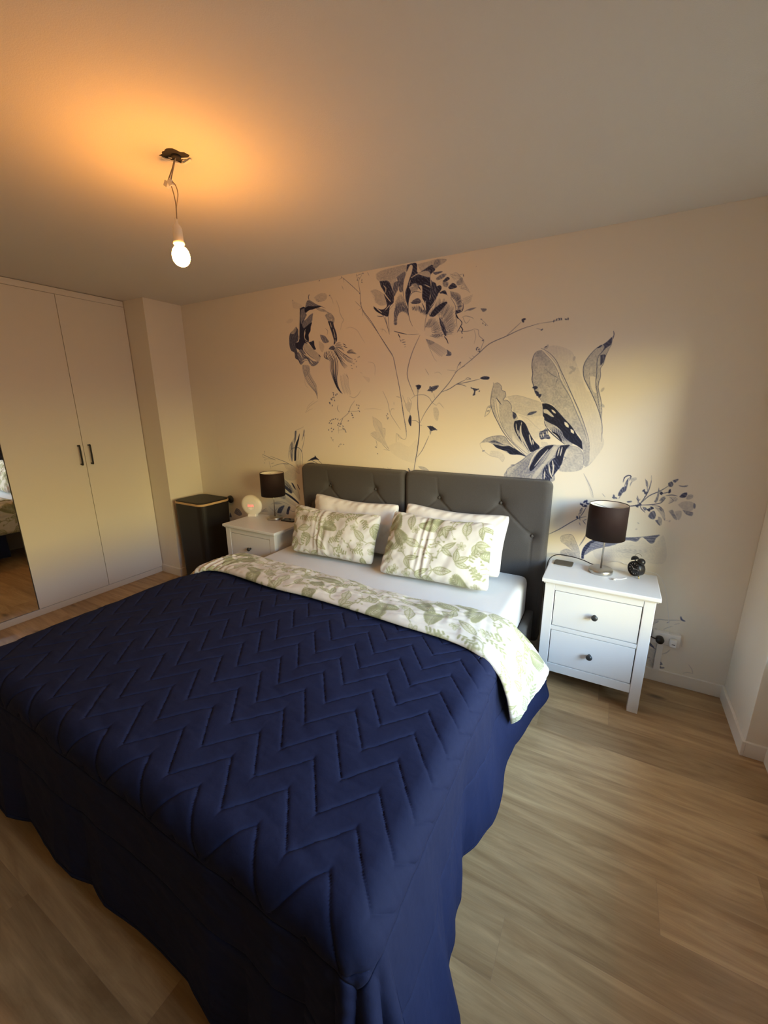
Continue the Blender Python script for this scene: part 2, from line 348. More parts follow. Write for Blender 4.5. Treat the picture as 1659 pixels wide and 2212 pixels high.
MURAL = """
F .13,.5,80 3223,1968,3279,1980,3344,1960,3383,1932,3407,1878,3449,1786,3477,1724,3500,1709,3537,1632,3567,1555,3586,1477,3600,1422,3575,1357,3536,1310,3511,1435,3456,1573,3402,1672,3347,1770,3309,1853,3266,1916
L 9,.16,1.4,.1,.95 3359,1881,3416,1749,3469,1593,3511,1475,3541,1335 3416,1825,3495,1690,3550,1574,3583,1477,3577,1365
F .4,.5,60 3212,1956,3185,1952,3168,1926,3164,1875,3172,1827,3170,1795,3186,1747,3197,1714,3223,1686,3239,1661,3262,1653,3298,1645,3341,1600,3392,1545,3443,1489,3472,1458,3496,1410,3521,1411,3493,1502,3456,1573,3420,1640,3383,1711,3347,1770,3313,1814,3302,1853,3267,1897,3224,1949
S .75,2.2 3212,1956,3185,1952,3168,1926,3163,1875,3172,1827,3170,1795,3186,1747,3197,1714,3223,1686,3239,1661
S .7,2 3209,1969,3256,1940,3298,1895,3330,1836,3362,1777,3407,1691,3454,1601,3492,1514,3518,1443,3529,1375
S .6,1.8 3217,1950,3267,1901,3302,1853,3321,1810,3345,1759,3393,1687,3440,1593,3482,1506,3507,1443,3522,1374
S .45,1.5 3236,1948,3282,1900,3317,1852,3355,1770,3399,1703,3445,1609,3484,1522
S .6,1.8 3241,1852,3274,1823,3314,1802,3319,1829
S .6,2 3318,1798,3309,1775,3309,1752
S .45,1.5 3175,1839,3196,1873,3190,1889,3177,1913
S .4,1.5 3187,1882,3227,1876
S .45,1.5 3297,1744,3331,1708,3364,1672
D .85,9 3189,1749,3197,1743,3209,1710,3216,1704,3224,1698,3201,1720
F .5,.3,60 3181,1952,3212,1956,3207,1927,3176,1925
F .42,.5,40 3267,1551,3308,1539,3350,1499,3401,1455,3435,1416,3389,1414,3347,1454,3304,1494,3278,1518
F .97,.1,50 3240,1653,3266,1653,3303,1637,3341,1600,3375,1564,3417,1521,3452,1473,3482,1434,3501,1394,3499,1381,3458,1408,3427,1423,3385,1455,3367,1487,3333,1519,3292,1539,3258,1559,3249,1592
F .3,.3,30 3251,1619,3269,1619,3290,1602,3316,1574,3296,1578,3275,1592,3255,1598
S .08,5 3299,1615,3322,1596
S .02,8 3379,1542,3400,1516
S .02,8 3417,1501,3432,1481
S .9,3 3258,1563,3274,1518,3305,1482,3339,1453,3389,1414
S .9,6 3312,1486,3346,1466,3372,1430
L 14,.8,1.8,.1,.9 3308,1535,3358,1495,3417,1448,3459,1404 3278,1514,3321,1482,3372,1438,3424,1411
L 12,.6,1.8,0,1 3423,1456,3464,1425,3500,1373,3513,1312 3482,1438,3510,1414,3525,1375,3532,1314
F .42,.5,80 3482,1434,3511,1435,3529,1375,3533,1305,3512,1288,3498,1353
F .38,.5,70 3576,2005,3547,1972,3508,1953,3471,1912,3448,1861,3454,1801,3477,1755,3495,1724,3522,1674,3544,1628,3565,1574,3576,1539,3569,1593,3555,1662,3537,1727,3538,1783,3531,1842,3549,1893,3564,1938,3574,1966
F .08,.3,80 3483,1800,3515,1795,3517,1746,3528,1708,3505,1728
S .7,2.2 3576,2005,3547,1972,3508,1953,3471,1912,3448,1861,3454,1801,3477,1755,3495,1724,3522,1674,3544,1628,3565,1574,3580,1516,3585,1437
S .65,2 3576,1966,3564,1938,3552,1900,3546,1864,3534,1842,3539,1798,3533,1761,3537,1727,3558,1662,3569,1593,3567,1555
S .7,2 3571,1991,3543,1943,3517,1905,3514,1873,3518,1821,3520,1765,3534,1708,3551,1632,3566,1578
S .5,1.6 3477,1852,3484,1792,3494,1728,3526,1670
F .9,.2,40 3503,1950,3524,1966,3528,1959,3512,1949
F .8,.2,40 3531,1966,3552,1982,3574,2002,3574,1966,3550,1947,3526,1916,3542,1954
F .8,.3,70 3526,1912,3550,1914,3550,1885,3533,1857
S .8,1.8 3576,2033,3581,2015,3579,1994
D .3,9 3384,1853,3400,1841,3391,1849,3558,1726,3568,1639,3393,1901,3383,1826,3241,1975,3234,1971
S .7,3 3226,1972,3241,1979
F .34,.6,20 3425,1407,3467,1396,3497,1361,3506,1308,3499,1270,3444,1249,3373,1253,3384,1309,3398,1322,3387,1355,3392,1389
S .5,1.8 3425,1407,3467,1396,3493,1365,3505,1312,3499,1270
S .4,1.5 3509,1279,3530,1293,3550,1319
F .24,.6,10 3031,1695,3086,1702,3164,1682,3233,1658,3250,1594,3240,1579,3188,1571,3149,1578,3110,1590,3086,1597,3069,1609,3055,1640
F .12,.6,10 3102,1586,3165,1574,3251,1579,3263,1533,3284,1499,3247,1494,3236,1455,3230,1435,3198,1453,3172,1492,3144,1547
S .35,1.6 3020,1692,3086,1702,3164,1682,3233,1658
S .3,1.6 3102,1586,3158,1566,3207,1524,3248,1490
L 12,.3,1.4,0,1 3066,1648,3119,1671,3196,1663,3239,1632 3086,1597,3149,1582,3202,1594,3250,1594
F .8,.3,10 3157,1582,3171,1601,3215,1607,3202,1594,3183,1586
F .36,.5,70 2938,1771,2962,1782,2987,1762,2993,1735,3013,1727,3019,1699,3005,1676,3033,1672,3059,1640,3061,1609,3086,1593,3104,1562,3086,1538,3082,1514,3103,1475,3129,1435,3164,1388,3195,1350,3173,1328,3122,1375,3057,1433,3013,1485,2981,1537,2949,1593,2929,1653,2929,1720
F .08,.3,70 2955,1689,2977,1672,2986,1593,3011,1513,3048,1453,3108,1394,3101,1382,3032,1453,2986,1529,2960,1609
F .1,.3,60 3079,1474,3105,1435,3157,1384,3183,1349,3168,1336,3117,1382,3082,1426
S .75,2.2 2937,1783,2938,1767,2929,1720,2928,1653,2949,1593,2981,1537,3013,1485,3057,1433,3122,1375,3173,1328
S .65,1.8 2938,1771,2962,1782,2987,1762,2993,1735,3013,1727,3019,1699,3005,1676,3033,1672,3059,1640,3061,1609,3086,1593,3104,1562
S .6,1.8 2955,1692,2966,1641,2978,1593,3011,1513,3083,1418,3184,1341
S .5,1.6 2937,1712,2951,1633,2989,1537,3030,1473
S .8,2.5 2959,1692,2994,1649
S .6,1.8 2988,1750,2993,1735
L 10,.35,1.3,.05,.9 2994,1649,3017,1553,3063,1474,3141,1387 3061,1609,3082,1534,3110,1475,3182,1357
F .85,.2,60 3069,1605,3090,1593,3095,1574,3081,1558,3072,1574
F .97,.15,70 3085,1546,3120,1554,3153,1531,3181,1477,3215,1426,3249,1388,3198,1358,3155,1400,3121,1439,3094,1483,3082,1518
F .25,.3,70 3128,1523,3134,1476,3153,1436,3180,1385,3194,1358,3172,1385,3141,1432,3122,1475,3121,1515
S .15,3 3109,1491,3128,1451,3151,1404,3182,1361
S .1,4 3181,1465,3188,1437,3202,1402
S .1,3.4 3203,1434,3211,1406
S .15,2.5 3095,1530,3103,1491,3120,1451
S .1,2.2 3129,1543,3127,1523
F .12,.2,0 3162,1609,3164,1607,3163,1605
F .82,.5,0 3241,1486,3262,1494,3276,1506,3289,1491,3290,1472,3305,1453,3301,1441,3274,1444,3253,1436,3239,1463
S .1,4 3260,1479,3266,1456
S .15,4 3278,1487,3287,1468
S .15,3 3249,1471,3255,1451
F .16,.6,0 3254,1424,3287,1421,3296,1406,3263,1397
F .48,.5,20 2875,1402,2912,1433,2974,1451,3028,1448,3059,1413,3102,1374,3173,1328,3121,1338,3064,1343,3013,1366,2961,1393,2926,1408
S .65,2 2871,1397,2912,1433,2974,1451,3028,1448,3059,1413,3102,1374,3173,1328
F .96,.15,20 2957,1399,3020,1387,3069,1389,3119,1362,3173,1328,3137,1336,3072,1337,3051,1355,3021,1362,2979,1377
F .8,.3,20 2926,1408,2968,1422,3027,1395,2977,1406
S .15,2.5 3010,1407,3052,1400,3094,1377
S .3,1.8 2871,1395,2886,1364,2940,1324,3000,1311,3026,1287,3037,1313,3023,1333,2997,1352
F .14,.6,0 2947,1354,2997,1352,3036,1325,3026,1287,3000,1311,2940,1329
D .7,4 2900,1352,2893,1350
S .5,1.8 2933,1645,2909,1633,2892,1572
S .5,1.8 2892,1572,2920,1597,2930,1633
D .5,6 2913,1609,2922,1633
F .5,.5,45 3195,1346,3242,1380,3304,1406,3366,1408,3430,1407,3398,1375,3388,1328,3378,1280,3353,1230,3328,1176,3063,1179,3059,1234,3094,1262,3147,1302
F .34,.5,45 3059,1234,3078,1261,3117,1272,3096,1237,3065,1201
F .3,.4,45 3324,1391,3348,1400,3348,1365,3322,1324,3288,1282,3256,1215,3235,1189,3219,1196,3252,1264,3284,1334
F .22,.3,60 3384,1367,3411,1387,3408,1348,3386,1312
L 26,.75,1.8,0,1 3195,1346,3163,1299,3119,1247,3067,1184 3330,1399,3300,1323,3253,1256,3181,1176
F .97,.1,50 3282,1397,3311,1404,3329,1407,3313,1383,3276,1338,3250,1292,3229,1258,3208,1236,3198,1256,3214,1298,3234,1343,3258,1377
S .08,4 3194,1260,3212,1322,3243,1368,3282,1399
S .1,3 3228,1270,3262,1325,3299,1378
F .96,.1,60 3370,1405,3419,1411,3404,1387,3393,1348,3387,1304,3378,1280,3355,1286,3345,1314,3348,1365,3357,1389
F .94,.3,60 3314,1296,3344,1329,3378,1280,3366,1255,3346,1222,3334,1197,3320,1220,3316,1264
F .9,.5,60 3282,1184,3280,1249,3306,1291,3314,1244,3327,1184
S .1,4 3313,1284,3323,1236,3340,1205
S .1,3 3331,1313,3339,1265
S .1,3 3364,1393,3357,1342
S .1,3 3378,1397,3372,1343
S .15,4 3292,1242,3292,1193
S .1,4 3341,1286,3339,1221
S .6,2 3345,1314,3384,1335,3406,1333,3389,1312
S .55,1.8 3250,1288,3295,1295
S .65,2 3063,1179,3059,1234,3094,1262,3147,1302,3195,1346,3242,1380,3304,1406
S .6,3 3081,1267,3109,1271
F .8,.3,80 1355,2252,1325,2228,1292,2208,1279,2173,1278,2114,1294,2077,1324,2061,1330,2019,1357,2004,1374,1976,1392,1970,1361,2050,1346,2096,1345,2132,1368,2148,1377,2183,1374,2228
F .5,.4,80 1355,2252,1325,2228,1298,2208,1329,2201,1356,2225
F .92,.15,80 1401,2378,1449,2384,1458,2338,1466,2324,1433,2284,1419,2259,1444,2218,1432,2179,1444,2134,1464,2119,1451,2098,1421,2109,1413,2083,1435,2050,1481,2002,1445,2022,1387,2071,1346,2096,1342,2132,1371,2139,1383,2174,1392,2262,1400,2326
F .6,.3,80 1415,2368,1449,2373,1458,2338,1459,2316,1428,2289,1408,2265,1406,2321
F .62,.4,20 1458,2385,1472,2417,1494,2427,1530,2410,1564,2390,1608,2373,1652,2351,1597,2370,1556,2366,1527,2356,1492,2356,1467,2341,1450,2347,1449,2373
F .95,.1,10 1449,2373,1482,2384,1528,2379,1574,2376,1608,2369,1556,2361,1510,2358,1474,2349,1452,2343
S .6,3.5 1496,2427,1492,2448,1499,2462
F .6,.3,70 1531,2332,1495,2321,1464,2298,1433,2284,1419,2259,1436,2232,1485,2253,1516,2276,1524,2310
F .95,.1,80 1436,2232,1485,2258,1515,2268,1502,2239,1497,2209,1477,2184,1478,2153,1471,2128,1444,2138,1437,2170,1446,2204
S .1,2.5 1450,2226,1436,2201,1437,2161,1465,2135
S .15,2.2 1404,2378,1392,2297,1381,2236,1375,2193,1387,2156
F .92,.2,40 1471,2128,1501,2132,1525,2137,1529,2101,1542,2074,1521,2071,1493,2104
F .32,.4,40 1434,2126,1470,2114,1521,2071,1566,2037,1582,2010,1563,1980,1517,2004,1465,2039,1425,2082,1417,2105
S .7,2 1417,2105,1431,2072,1471,2034,1517,2004
S .8,4 1566,2033,1583,2014
F .62,.4,50 1586,2175,1631,2163,1653,2140,1669,2117,1623,2112,1596,2144
F .22,.4,50 1572,2133,1617,2104,1621,2078,1602,2048,1575,2081
S .5,1.8 1640,2214,1661,2195,1654,2170
S .6,2 1562,2361,1612,2339,1662,2325,1706,2300,1724,2269
F .4,.5,30 1585,2363,1641,2344,1662,2325,1606,2335,1562,2357
F .5,.5,60 1639,2307,1684,2319,1722,2286,1726,2256,1708,2241,1676,2257,1654,2280
F .9,.3,70 1665,2262,1709,2254,1719,2224,1734,2189,1743,2154,1742,2121,1713,2093,1714,2123,1705,2157,1685,2210
S .1,3 1693,2272,1704,2263
S .1,3 1687,2252,1696,2217
S .1,2.4 1712,2203,1722,2165,1726,2139
S .1,2.4 1726,2130,1727,2105
F .62,.5,50 1388,2084,1424,2068,1446,2035,1487,2002,1516,1987,1563,1980,1538,1958,1495,1951,1461,1985,1431,1996,1392,1970,1375,1994,1355,2050
S .05,4 1357,2082,1386,2048,1402,2011
S .05,4 1416,2046,1464,2025,1504,1996
S .05,4 1400,1993,1444,2004,1467,1976
S .05,4 1480,1993,1503,1969
S .9,2.5 1387,2071,1422,2037,1475,2002
S .9,2.5 1409,2024,1457,2008,1472,1971
F .35,.5,80 1398,1965,1465,1957,1468,1907,1423,1872,1401,1910
L 9,.7,2,0,1 1398,1965,1403,1901,1433,1834,1479,1787,1519,1748,1535,1702 1459,1958,1468,1898,1501,1851,1529,1813,1536,1767,1537,1687
H 16,.7,2,0,1 1465,1953,1480,1897,1507,1851,1529,1813 1446,1936,1455,1885,1482,1833,1516,1795
S .3,1.6 1537,1687,1470,1655,1431,1626,1403,1593
S .25,1.6 1497,1688,1446,1655,1418,1626
S .25,1.6 1403,1593,1449,1617,1481,1626
S .25,1.4 1416,1868,1419,1816,1448,1787
F .8,.3,20 1661,2066,1679,2082,1707,2087,1723,2071,1711,2056
L 7,.93,4,0,1 1625,2047,1638,2011,1668,1978,1668,1921,1691,1853,1728,1780,1768,1735 1711,2059,1737,2005,1748,1931,1734,1861,1735,1816,1750,1775,1788,1725
S .9,3 1625,2047,1618,2016,1646,1993
S .9,3 1643,2050,1635,2015,1657,1988
S .85,4 1711,2059,1754,1996,1775,1968
L 6,.8,3,0,.9 1717,2062,1753,1991,1806,1915 1729,2079,1794,2032,1879,1988
L 5,.75,3,.05,1 1718,2084,1742,2108,1775,2112 1729,2075,1778,2058,1816,2030
S .8,2.5 1796,2095,1823,2081
S .8,2.5 1801,2078,1833,2063
L 4,.85,3,0,1 1827,2034,1849,2050,1876,2052 1837,2025,1880,2022,1923,2011
L 5,.7,2.4,0,1 1815,2022,1847,2003,1879,1988 1782,2020,1824,1970,1889,1945
L 5,.7,2.4,.1,1 1766,2025,1791,1972,1845,1930 1754,2017,1769,1960,1806,1915
D .5,4 1900,1979,1911,1965,1927,1992,1938,1996,1889,1950,1910,1927,1867,1938,1872,1916
L 9,.5,1.6,.2,1 1761,1908,1759,1842,1773,1775,1794,1730 1779,1929,1832,1866,1841,1795,1866,1715
S .5,2 1816,1875,1837,1848
S .35,1.8 1838,1720,1882,1706,1921,1728,1943,1758
S .22,1.8 1822,2198,1870,2202,1922,2177,1957,2129,1987,2086
S .25,1.8 2010,1956,2056,1945,2071,1915,2068,1861
S .2,1.8 1941,1887,1962,1878
F .1,.6,30 1961,1861,2024,1842,2013,1812
F .28,.6,20 1544,2438,1591,2457,1647,2455,1668,2432,1644,2406,1576,2405
D .5,5 1588,2408,1571,2418,1336,2441,1353,2422,1499,2460,1690,2435
F .12,.6,0 1330,2442,1371,2424,1418,2402,1429,2388,1398,2378,1338,2389
F .1,.6,0 1255,2292,1294,2315,1331,2303,1291,2280
S .22,2.4 1690,2437,1711,2406,1720,2377
S .25,2.8 1748,2394,1768,2351,1777,2309,1795,2275,1808,2257,1791,2234,1778,2193
D .75,5 1691,1745,1694,1731,1726,1735,1714,1727,1696,1711,1684,1709,1669,1700,1675,1693,1701,1688,1653,1672,1656,1663,1678,1649
S .5,2 1734,1653,1724,1626,1743,1598
S .55,1.8 1888,1684,1848,1637,1832,1597,1777,1557,1735,1532
S .45,1.5 1833,1605,1896,1605,1930,1613
S .55,2.4 1777,1557,1744,1500
D .75,4.5 1907,1652,1926,1648,1920,1629,1929,1605,1857,1590,1866,1574,1861,1578,1833,1605,1825,1533,1870,1558
D .7,5 1653,1531,1669,1540,1685,1544,1705,1548,1726,1544,1642,1515,1662,1511,1734,1512,1755,1508,1774,1492,1744,1491,1661,1473,1681,1465,1665,1448,1634,1460,1773,1476,1793,1460,1798,1448,1783,1468,1724,1499
S .4,1.4 1729,1499,1731,1433
S .4,1.4 1722,1458,1783,1468
D .6,4 1738,1346,1748,1351,1774,1350,1727,1333,1657,1398,1672,1382
S .3,1.5 1647,1406,1677,1365
S .25,1.2 1972,1621,2056,1625,2119,1617
S .6,1.6 2046,1567,2082,1497,2127,1413,2172,1343,2243,1299,2314,1256
S .55,1.4 2046,1567,2054,1505,2081,1458,2108,1412,2145,1382
S .5,1.3 2064,1559,2118,1521,2127,1483,2150,1483,2149,1429,2145,1397,2163,1367
S .5,1.3 2025,1441,2063,1458,2081,1435,2127,1405,2163,1351
S .5,1.3 2025,1433,2081,1395,2135,1366
F .16,.5,60 2046,1567,2118,1521,2132,1475,2150,1483,2149,1405,2172,1351,2117,1397,2081,1443,2054,1505
F .2,.5,60 2025,1441,2072,1458,2136,1397,2163,1351,2081,1395
L 6,.4,1.2,.1,.9 2064,1536,2100,1474,2136,1405 2118,1506,2131,1444,2154,1374
S .5,1.5 2126,1365,2172,1328,2190,1321
S .5,1.5 2071,1395,2080,1363,2075,1339
D .6,4 2075,1339,2084,1292,2066,1343
S .35,1.3 2135,1326,2190,1321
F .07,.7,0 2172,1351,2261,1386,2347,1358,2414,1406,2417,1254,2331,1249,2216,1298
S .5,1.5 2134,1748,2173,1673,2195,1591,2243,1523,2278,1478
S .45,1.5 2195,1598,2208,1624,2230,1621
D .6,4 2173,1587,2177,1560,2173,1553,2164,1575
S .45,2 2164,1575,2172,1545
S .5,1.5 2243,1709,2277,1702
S .6,1.8 2285,1687,2298,1598,2320,1509,2329,1457
S .5,1.5 2294,1716,2319,1657,2349,1599
S .45,1.3 2336,1701,2344,1643,2358,1577
S .45,1.3 2344,1701,2365,1664,2353,1613
F .25,.5,70 2311,1650,2344,1672,2365,1650,2353,1606,2336,1606
S .45,1.5 2243,1385,2247,1447,2278,1417,2321,1411,2329,1464
S .4,1.3 2261,1401,2260,1440,2295,1410
S .4,1.5 2225,1673,2225,1651
S .85,3 2388,1167,2401,1253,2415,1331,2425,1414,2430,1482,2426,1555,2415,1628,2412,1728
S .75,2 2433,1526,2468,1592,2515,1656,2586,1732,2641,1792,2693,1863,2746,1894
S .75,2 2586,1732,2642,1751,2693,1780,2750,1805
S .7,1.8 2693,1780,2779,1794,2848,1808
S .7,1.8 2697,1780,2730,1776,2759,1765
F .85,.2,10 2848,1812,2868,1824,2909,1819,2904,1803,2869,1804
S .6,1.8 2750,1805,2764,1818,2789,1810,2757,1805
F .9,.2,20 2400,1778,2428,1784,2437,1770,2417,1749,2405,1760
F .5,.2,80 2405,1753,2421,1753,2416,1728,2411,1728
D .9,4 2400,1778,2408,1781,2420,1783,2433,1777,2429,1767
F .8,.3,30 2481,1741,2512,1768,2566,1777,2559,1760,2528,1740
D .85,5 2504,1768,2520,1737,2551,1757,2516,1758
F .85,.3,30 2791,1758,2824,1750,2845,1743,2824,1734,2822,1710,2805,1707,2814,1734
D .85,4 2795,1754,2841,1746,2849,1733,2818,1714
F .9,.2,60 2490,1505,2526,1505,2559,1484,2535,1476,2515,1469,2507,1483
D .9,4 2494,1503,2510,1505,2526,1502,2551,1488,2560,1481
F .55,.2,80 2507,1472,2523,1473,2512,1443
S .75,1.8 2416,1285,2457,1340,2504,1439
F .9,.2,80 2353,1580,2366,1569,2363,1502,2341,1539
S .7,1.5 2366,1543,2404,1540,2427,1522
S .5,1.5 2433,1511,2450,1508
S .45,2 2361,1693,2401,1714,2458,1717,2498,1698,2522,1666,2554,1645
S .35,1.5 2554,1645,2573,1662,2609,1627
S .35,1.5 2532,1726,2541,1691
F .2,.5,80 2531,1627,2554,1634,2575,1599,2565,1542,2541,1563
S .35,1.8 2466,1887,2494,1845
S .25,1.4 2533,1857,2563,1862,2586,1844
S .3,1.5 2623,1873,2690,1864
D .9,5 2349,1192,2354,1180
S .55,1.6 2426,1216,2476,1212,2518,1184
F .4,.3,30 2426,1216,2476,1212,2518,1184,2485,1185,2443,1198
F .6,.3,10 2409,1176,2443,1186,2485,1178,2435,1170
S .5,1.5 2134,1189,2153,1174,2207,1190
S .5,1.5 2171,1192,2180,1176
S .65,1.8 1961,2359,1976,2296,2069,2182,2176,2041,2219,1977,2246,1868,2273,1749,2284,1675
S .7,2.2 2219,1977,2246,1868,2273,1749,2312,1535,2329,1431
S .55,2.8 2423,2105,2369,2003,2335,1900,2335,1829,2389,1710
S .7,2 2678,1855,2766,1913,2834,1965,2899,2016,2996,2051,3088,2085,3185,2106
S .5,1.5 3185,2106,3258,2110,3308,2115
S .6,1.5 2996,2051,3041,2089,3081,2123
D .8,8 3096,2137,3091,2130
D .7,5 3279,2118,3293,2120,3304,2119,3329,2115,3340,2116,3203,2071,3265,2112
S .4,1.5 3172,2081,3203,2071
S .5,1.4 2691,1867,2699,1900,2717,1915,2713,1891
S .4,1.4 2791,1952,2809,1943
S .6,1.8 1812,2535,1886,2475,1955,2416
S .65,2 1926,2544,1943,2482,1955,2416,1967,2320,2049,2217,2129,2101,2219,1977
S .5,1.5 1912,2370,1967,2320
S .5,1.5 1943,2496,1972,2534
S .5,1.4 1926,2533,1981,2540
D .6,4 1934,2504,1948,2516,1971,2499,1951,2416,1971,2485,1802,2540,1821,2526,1602,2545,1981,2540
S .4,1.4 1772,2526,1812,2535,1820,2505
S .45,1.4 1967,2320,1975,2268
S .45,1.4 1938,2309,1967,2320
S .35,2 1800,2486,1814,2459
S .35,2 2018,2542,2031,2519
F .32,.6,15 2084,2521,2126,2535,2213,2542,2316,2542,2316,2508,2280,2494,2244,2475,2256,2399,2219,2389,2207,2425,2182,2463,2100,2479
L 16,.5,1.3,0,1 2087,2518,2170,2534,2256,2541,2316,2542 2106,2478,2176,2467,2238,2475,2310,2502
F .35,.6,20 2397,2534,2521,2543,2543,2544,2598,2531,2577,2512,2533,2500,2506,2485,2433,2482
F .3,.5,30 2040,2421,2080,2426,2131,2400,2169,2360,2169,2324,2117,2320,2079,2350,2073,2381
S .35,1.5 2040,2416,2080,2424,2131,2397,2169,2360
L 10,.4,1.3,0,1 2047,2410,2099,2404,2162,2350 2079,2339,2124,2324,2169,2319
F .88,.35,60 2112,2473,2176,2467,2200,2441,2213,2405,2225,2363,2219,2319,2188,2332,2162,2350,2137,2419,2125,2436
S .05,3.5 2125,2431,2163,2376,2203,2331
S .1,2.5 2144,2443,2163,2421,2156,2392
F .72,.5,70 2225,2448,2256,2453,2256,2409,2244,2386,2225,2363,2216,2399
F .62,.5,70 2244,2479,2310,2504,2310,2446,2293,2390,2268,2388,2259,2443
L 16,.85,1.6,0,1 2244,2479,2256,2444,2265,2388 2310,2504,2307,2446,2293,2390
F .9,.25,30 2162,2350,2219,2324,2194,2306,2181,2246,2143,2255,2084,2287,2065,2315,2130,2293,2169,2309
S .05,2.5 2156,2285,2194,2316
S .9,3.5 2065,2320,2097,2286,2143,2255
S .7,2.2 2091,2255,2130,2249,2155,2259
S .05,3 2085,2308,2130,2272
S .7,2 2143,2250,2168,2196,2190,2128
S .6,1.6 2155,2249,2174,2185
F .85,.3,50 2321,2543,2389,2542,2398,2487,2433,2491,2483,2512,2505,2513,2523,2483,2495,2464,2490,2436,2502,2420,2492,2389,2451,2408,2411,2437,2352,2450,2340,2423,2335,2409,2323,2376,2317,2313,2305,2378,2316,2484
F .35,.4,20 2398,2482,2455,2488,2484,2475,2490,2446,2433,2463
F .92,.3,40 2352,2455,2433,2453,2491,2431,2497,2388,2532,2346,2528,2308,2495,2254,2467,2228,2460,2287,2436,2328,2429,2368,2400,2401,2376,2423,2341,2408
F .92,.2,70 2320,2377,2334,2419,2353,2377,2341,2349,2333,2291,2330,2241,2321,2292
F .4,.5,40 2335,2409,2376,2404,2400,2372,2365,2371
F .5,.4,40 2352,2421,2387,2424,2405,2405,2400,2381,2376,2404
F .05,.1,30 2405,2407,2428,2406,2435,2377,2430,2319,2423,2383
F .02,.1,80 2325,2507,2345,2537,2363,2530,2357,2493,2340,2457,2323,2410,2311,2378,2314,2313,2305,2334,2293,2395,2298,2448,2316,2494
S .75,1.8 2316,2494,2298,2448,2293,2395,2305,2334,2318,2303
S .1,2.5 2352,2460,2398,2477,2433,2468
S .1,3 2490,2436,2498,2379,2488,2313
S .1,3 2530,2412,2509,2377,2499,2321
S .1,3 2579,2429,2536,2392,2521,2352,2528,2308,2495,2269
S .1,2.5 2451,2408,2492,2386
F .85,.4,60 2502,2420,2531,2403,2537,2369,2549,2348,2528,2308,2499,2321,2492,2370
F .6,.5,30 2530,2435,2568,2453,2600,2449,2579,2429,2536,2421
F .75,.4,20 2506,2471,2562,2470,2573,2464,2524,2455
F .85,.3,40 2574,2411,2606,2432,2623,2418,2591,2404
F .55,.5,60 2575,2406,2613,2401,2608,2374,2581,2382
F .85,.3,30 2614,2373,2645,2392,2673,2365,2625,2358
F .5,.5,60 2667,2394,2703,2416,2709,2379,2673,2375
F .9,.3,30 2554,2348,2593,2357,2610,2327,2627,2311,2583,2325
F .9,.3,50 2525,2384,2559,2390,2570,2369,2543,2344
F .55,.5,60 2521,2538,2549,2539,2555,2515,2528,2491,2506,2504
S .6,1.6 2532,2541,2560,2510
S .45,1.4 2622,2446,2665,2431,2707,2434
S .7,2.4 2710,2433,2714,2417
S .45,1.4 2709,2379,2700,2353,2732,2344,2759,2323
S .4,1.3 2628,2436,2655,2414
L 14,.45,1.3,0,1 2622,2441,2664,2449,2703,2412 2700,2348,2732,2349,2759,2327
S .5,1.8 2581,2534,2598,2529
S .35,1.5 2792,2466,2790,2460
F .05,.2,0 2225,2185,2225,2272,2238,2342,2274,2377,2311,2333,2330,2291,2342,2235,2355,2184,2410,2123,2344,2124,2225,2149,2193,2141,2184,2225,2194,2281,2225,2323
S .6,1.8 2222,2313,2187,2281,2180,2226,2190,2141
H 110,.8,2,0,1 2222,2185,2225,2272,2238,2322,2275,2337,2311,2318,2330,2281 2254,2188,2253,2229,2269,2253,2297,2257,2321,2245,2336,2226
H 46,.5,1.5,0,1 2231,2322,2250,2360,2274,2377,2305,2344 2244,2281,2262,2309,2287,2316,2318,2293
F .7,.7,80 2228,2211,2225,2262,2244,2301,2287,2311,2324,2277,2327,2252,2293,2265,2256,2249,2244,2209
S .9,2.5 2225,2146,2269,2132,2325,2117
S .5,1.8 2325,2117,2374,2112,2416,2112
S .8,3 2257,2128,2273,2098
S .7,2.2 2282,2082,2307,2085
S .7,2.2 2288,2068,2316,2069
S .6,2 2301,2054,2317,2053
S .5,1.8 2307,2038,2317,2040
S .6,2 2270,2093,2282,2071
F .02,.1,0 2429,2363,2388,2375,2353,2363,2335,2320,2336,2251,2355,2184,2404,2144,2463,2129,2461,2228,2454,2297,2436,2328
S .75,2 2429,2363,2388,2375,2353,2363,2335,2320,2335,2251,2349,2199,2367,2165
F .75,.5,0 2371,2326,2401,2333,2424,2320,2419,2301,2377,2301,2354,2309
H 34,.85,1.8,0,1 2360,2288,2401,2293,2437,2275,2466,2247 2366,2258,2402,2249,2432,2231,2464,2213
S .8,2 2351,2314,2401,2303,2436,2309
S .1,2.5 2430,2319,2437,2260
S .1,2.5 2459,2311,2458,2248
S .9,2.5 2436,2299,2464,2238
F .04,.1,0 2458,2109,2462,2198,2484,2245,2522,2290,2538,2326,2571,2341,2632,2310,2667,2255,2675,2197,2683,2129,2668,2087,2613,2072,2557,2071,2464,2099
S .6,1.8 2457,2129,2462,2198,2484,2245,2522,2290,2538,2326
S .65,1.8 2632,2310,2667,2255,2672,2197,2683,2129
H 78,.72,1.7,0,1 2478,2236,2523,2280,2550,2315,2605,2309,2650,2266,2668,2217,2676,2168,2677,2130,2657,2093 2496,2205,2524,2212,2542,2205,2559,2199,2576,2173,2588,2152,2600,2127,2604,2112,2607,2094
H 64,.65,1.6,0,.8 2465,2173,2490,2201,2524,2212,2553,2195,2577,2163,2595,2122,2604,2087,2557,2071 2460,2134,2466,2128,2470,2126,2475,2120,2478,2115,2481,2110,2478,2105,2472,2100
F .9,.25,50 2490,2215,2512,2247,2540,2268,2584,2287,2612,2284,2574,2246,2541,2220,2519,2208
F .85,.4,60 2556,2204,2588,2162,2612,2106,2605,2082,2578,2124,2565,2164
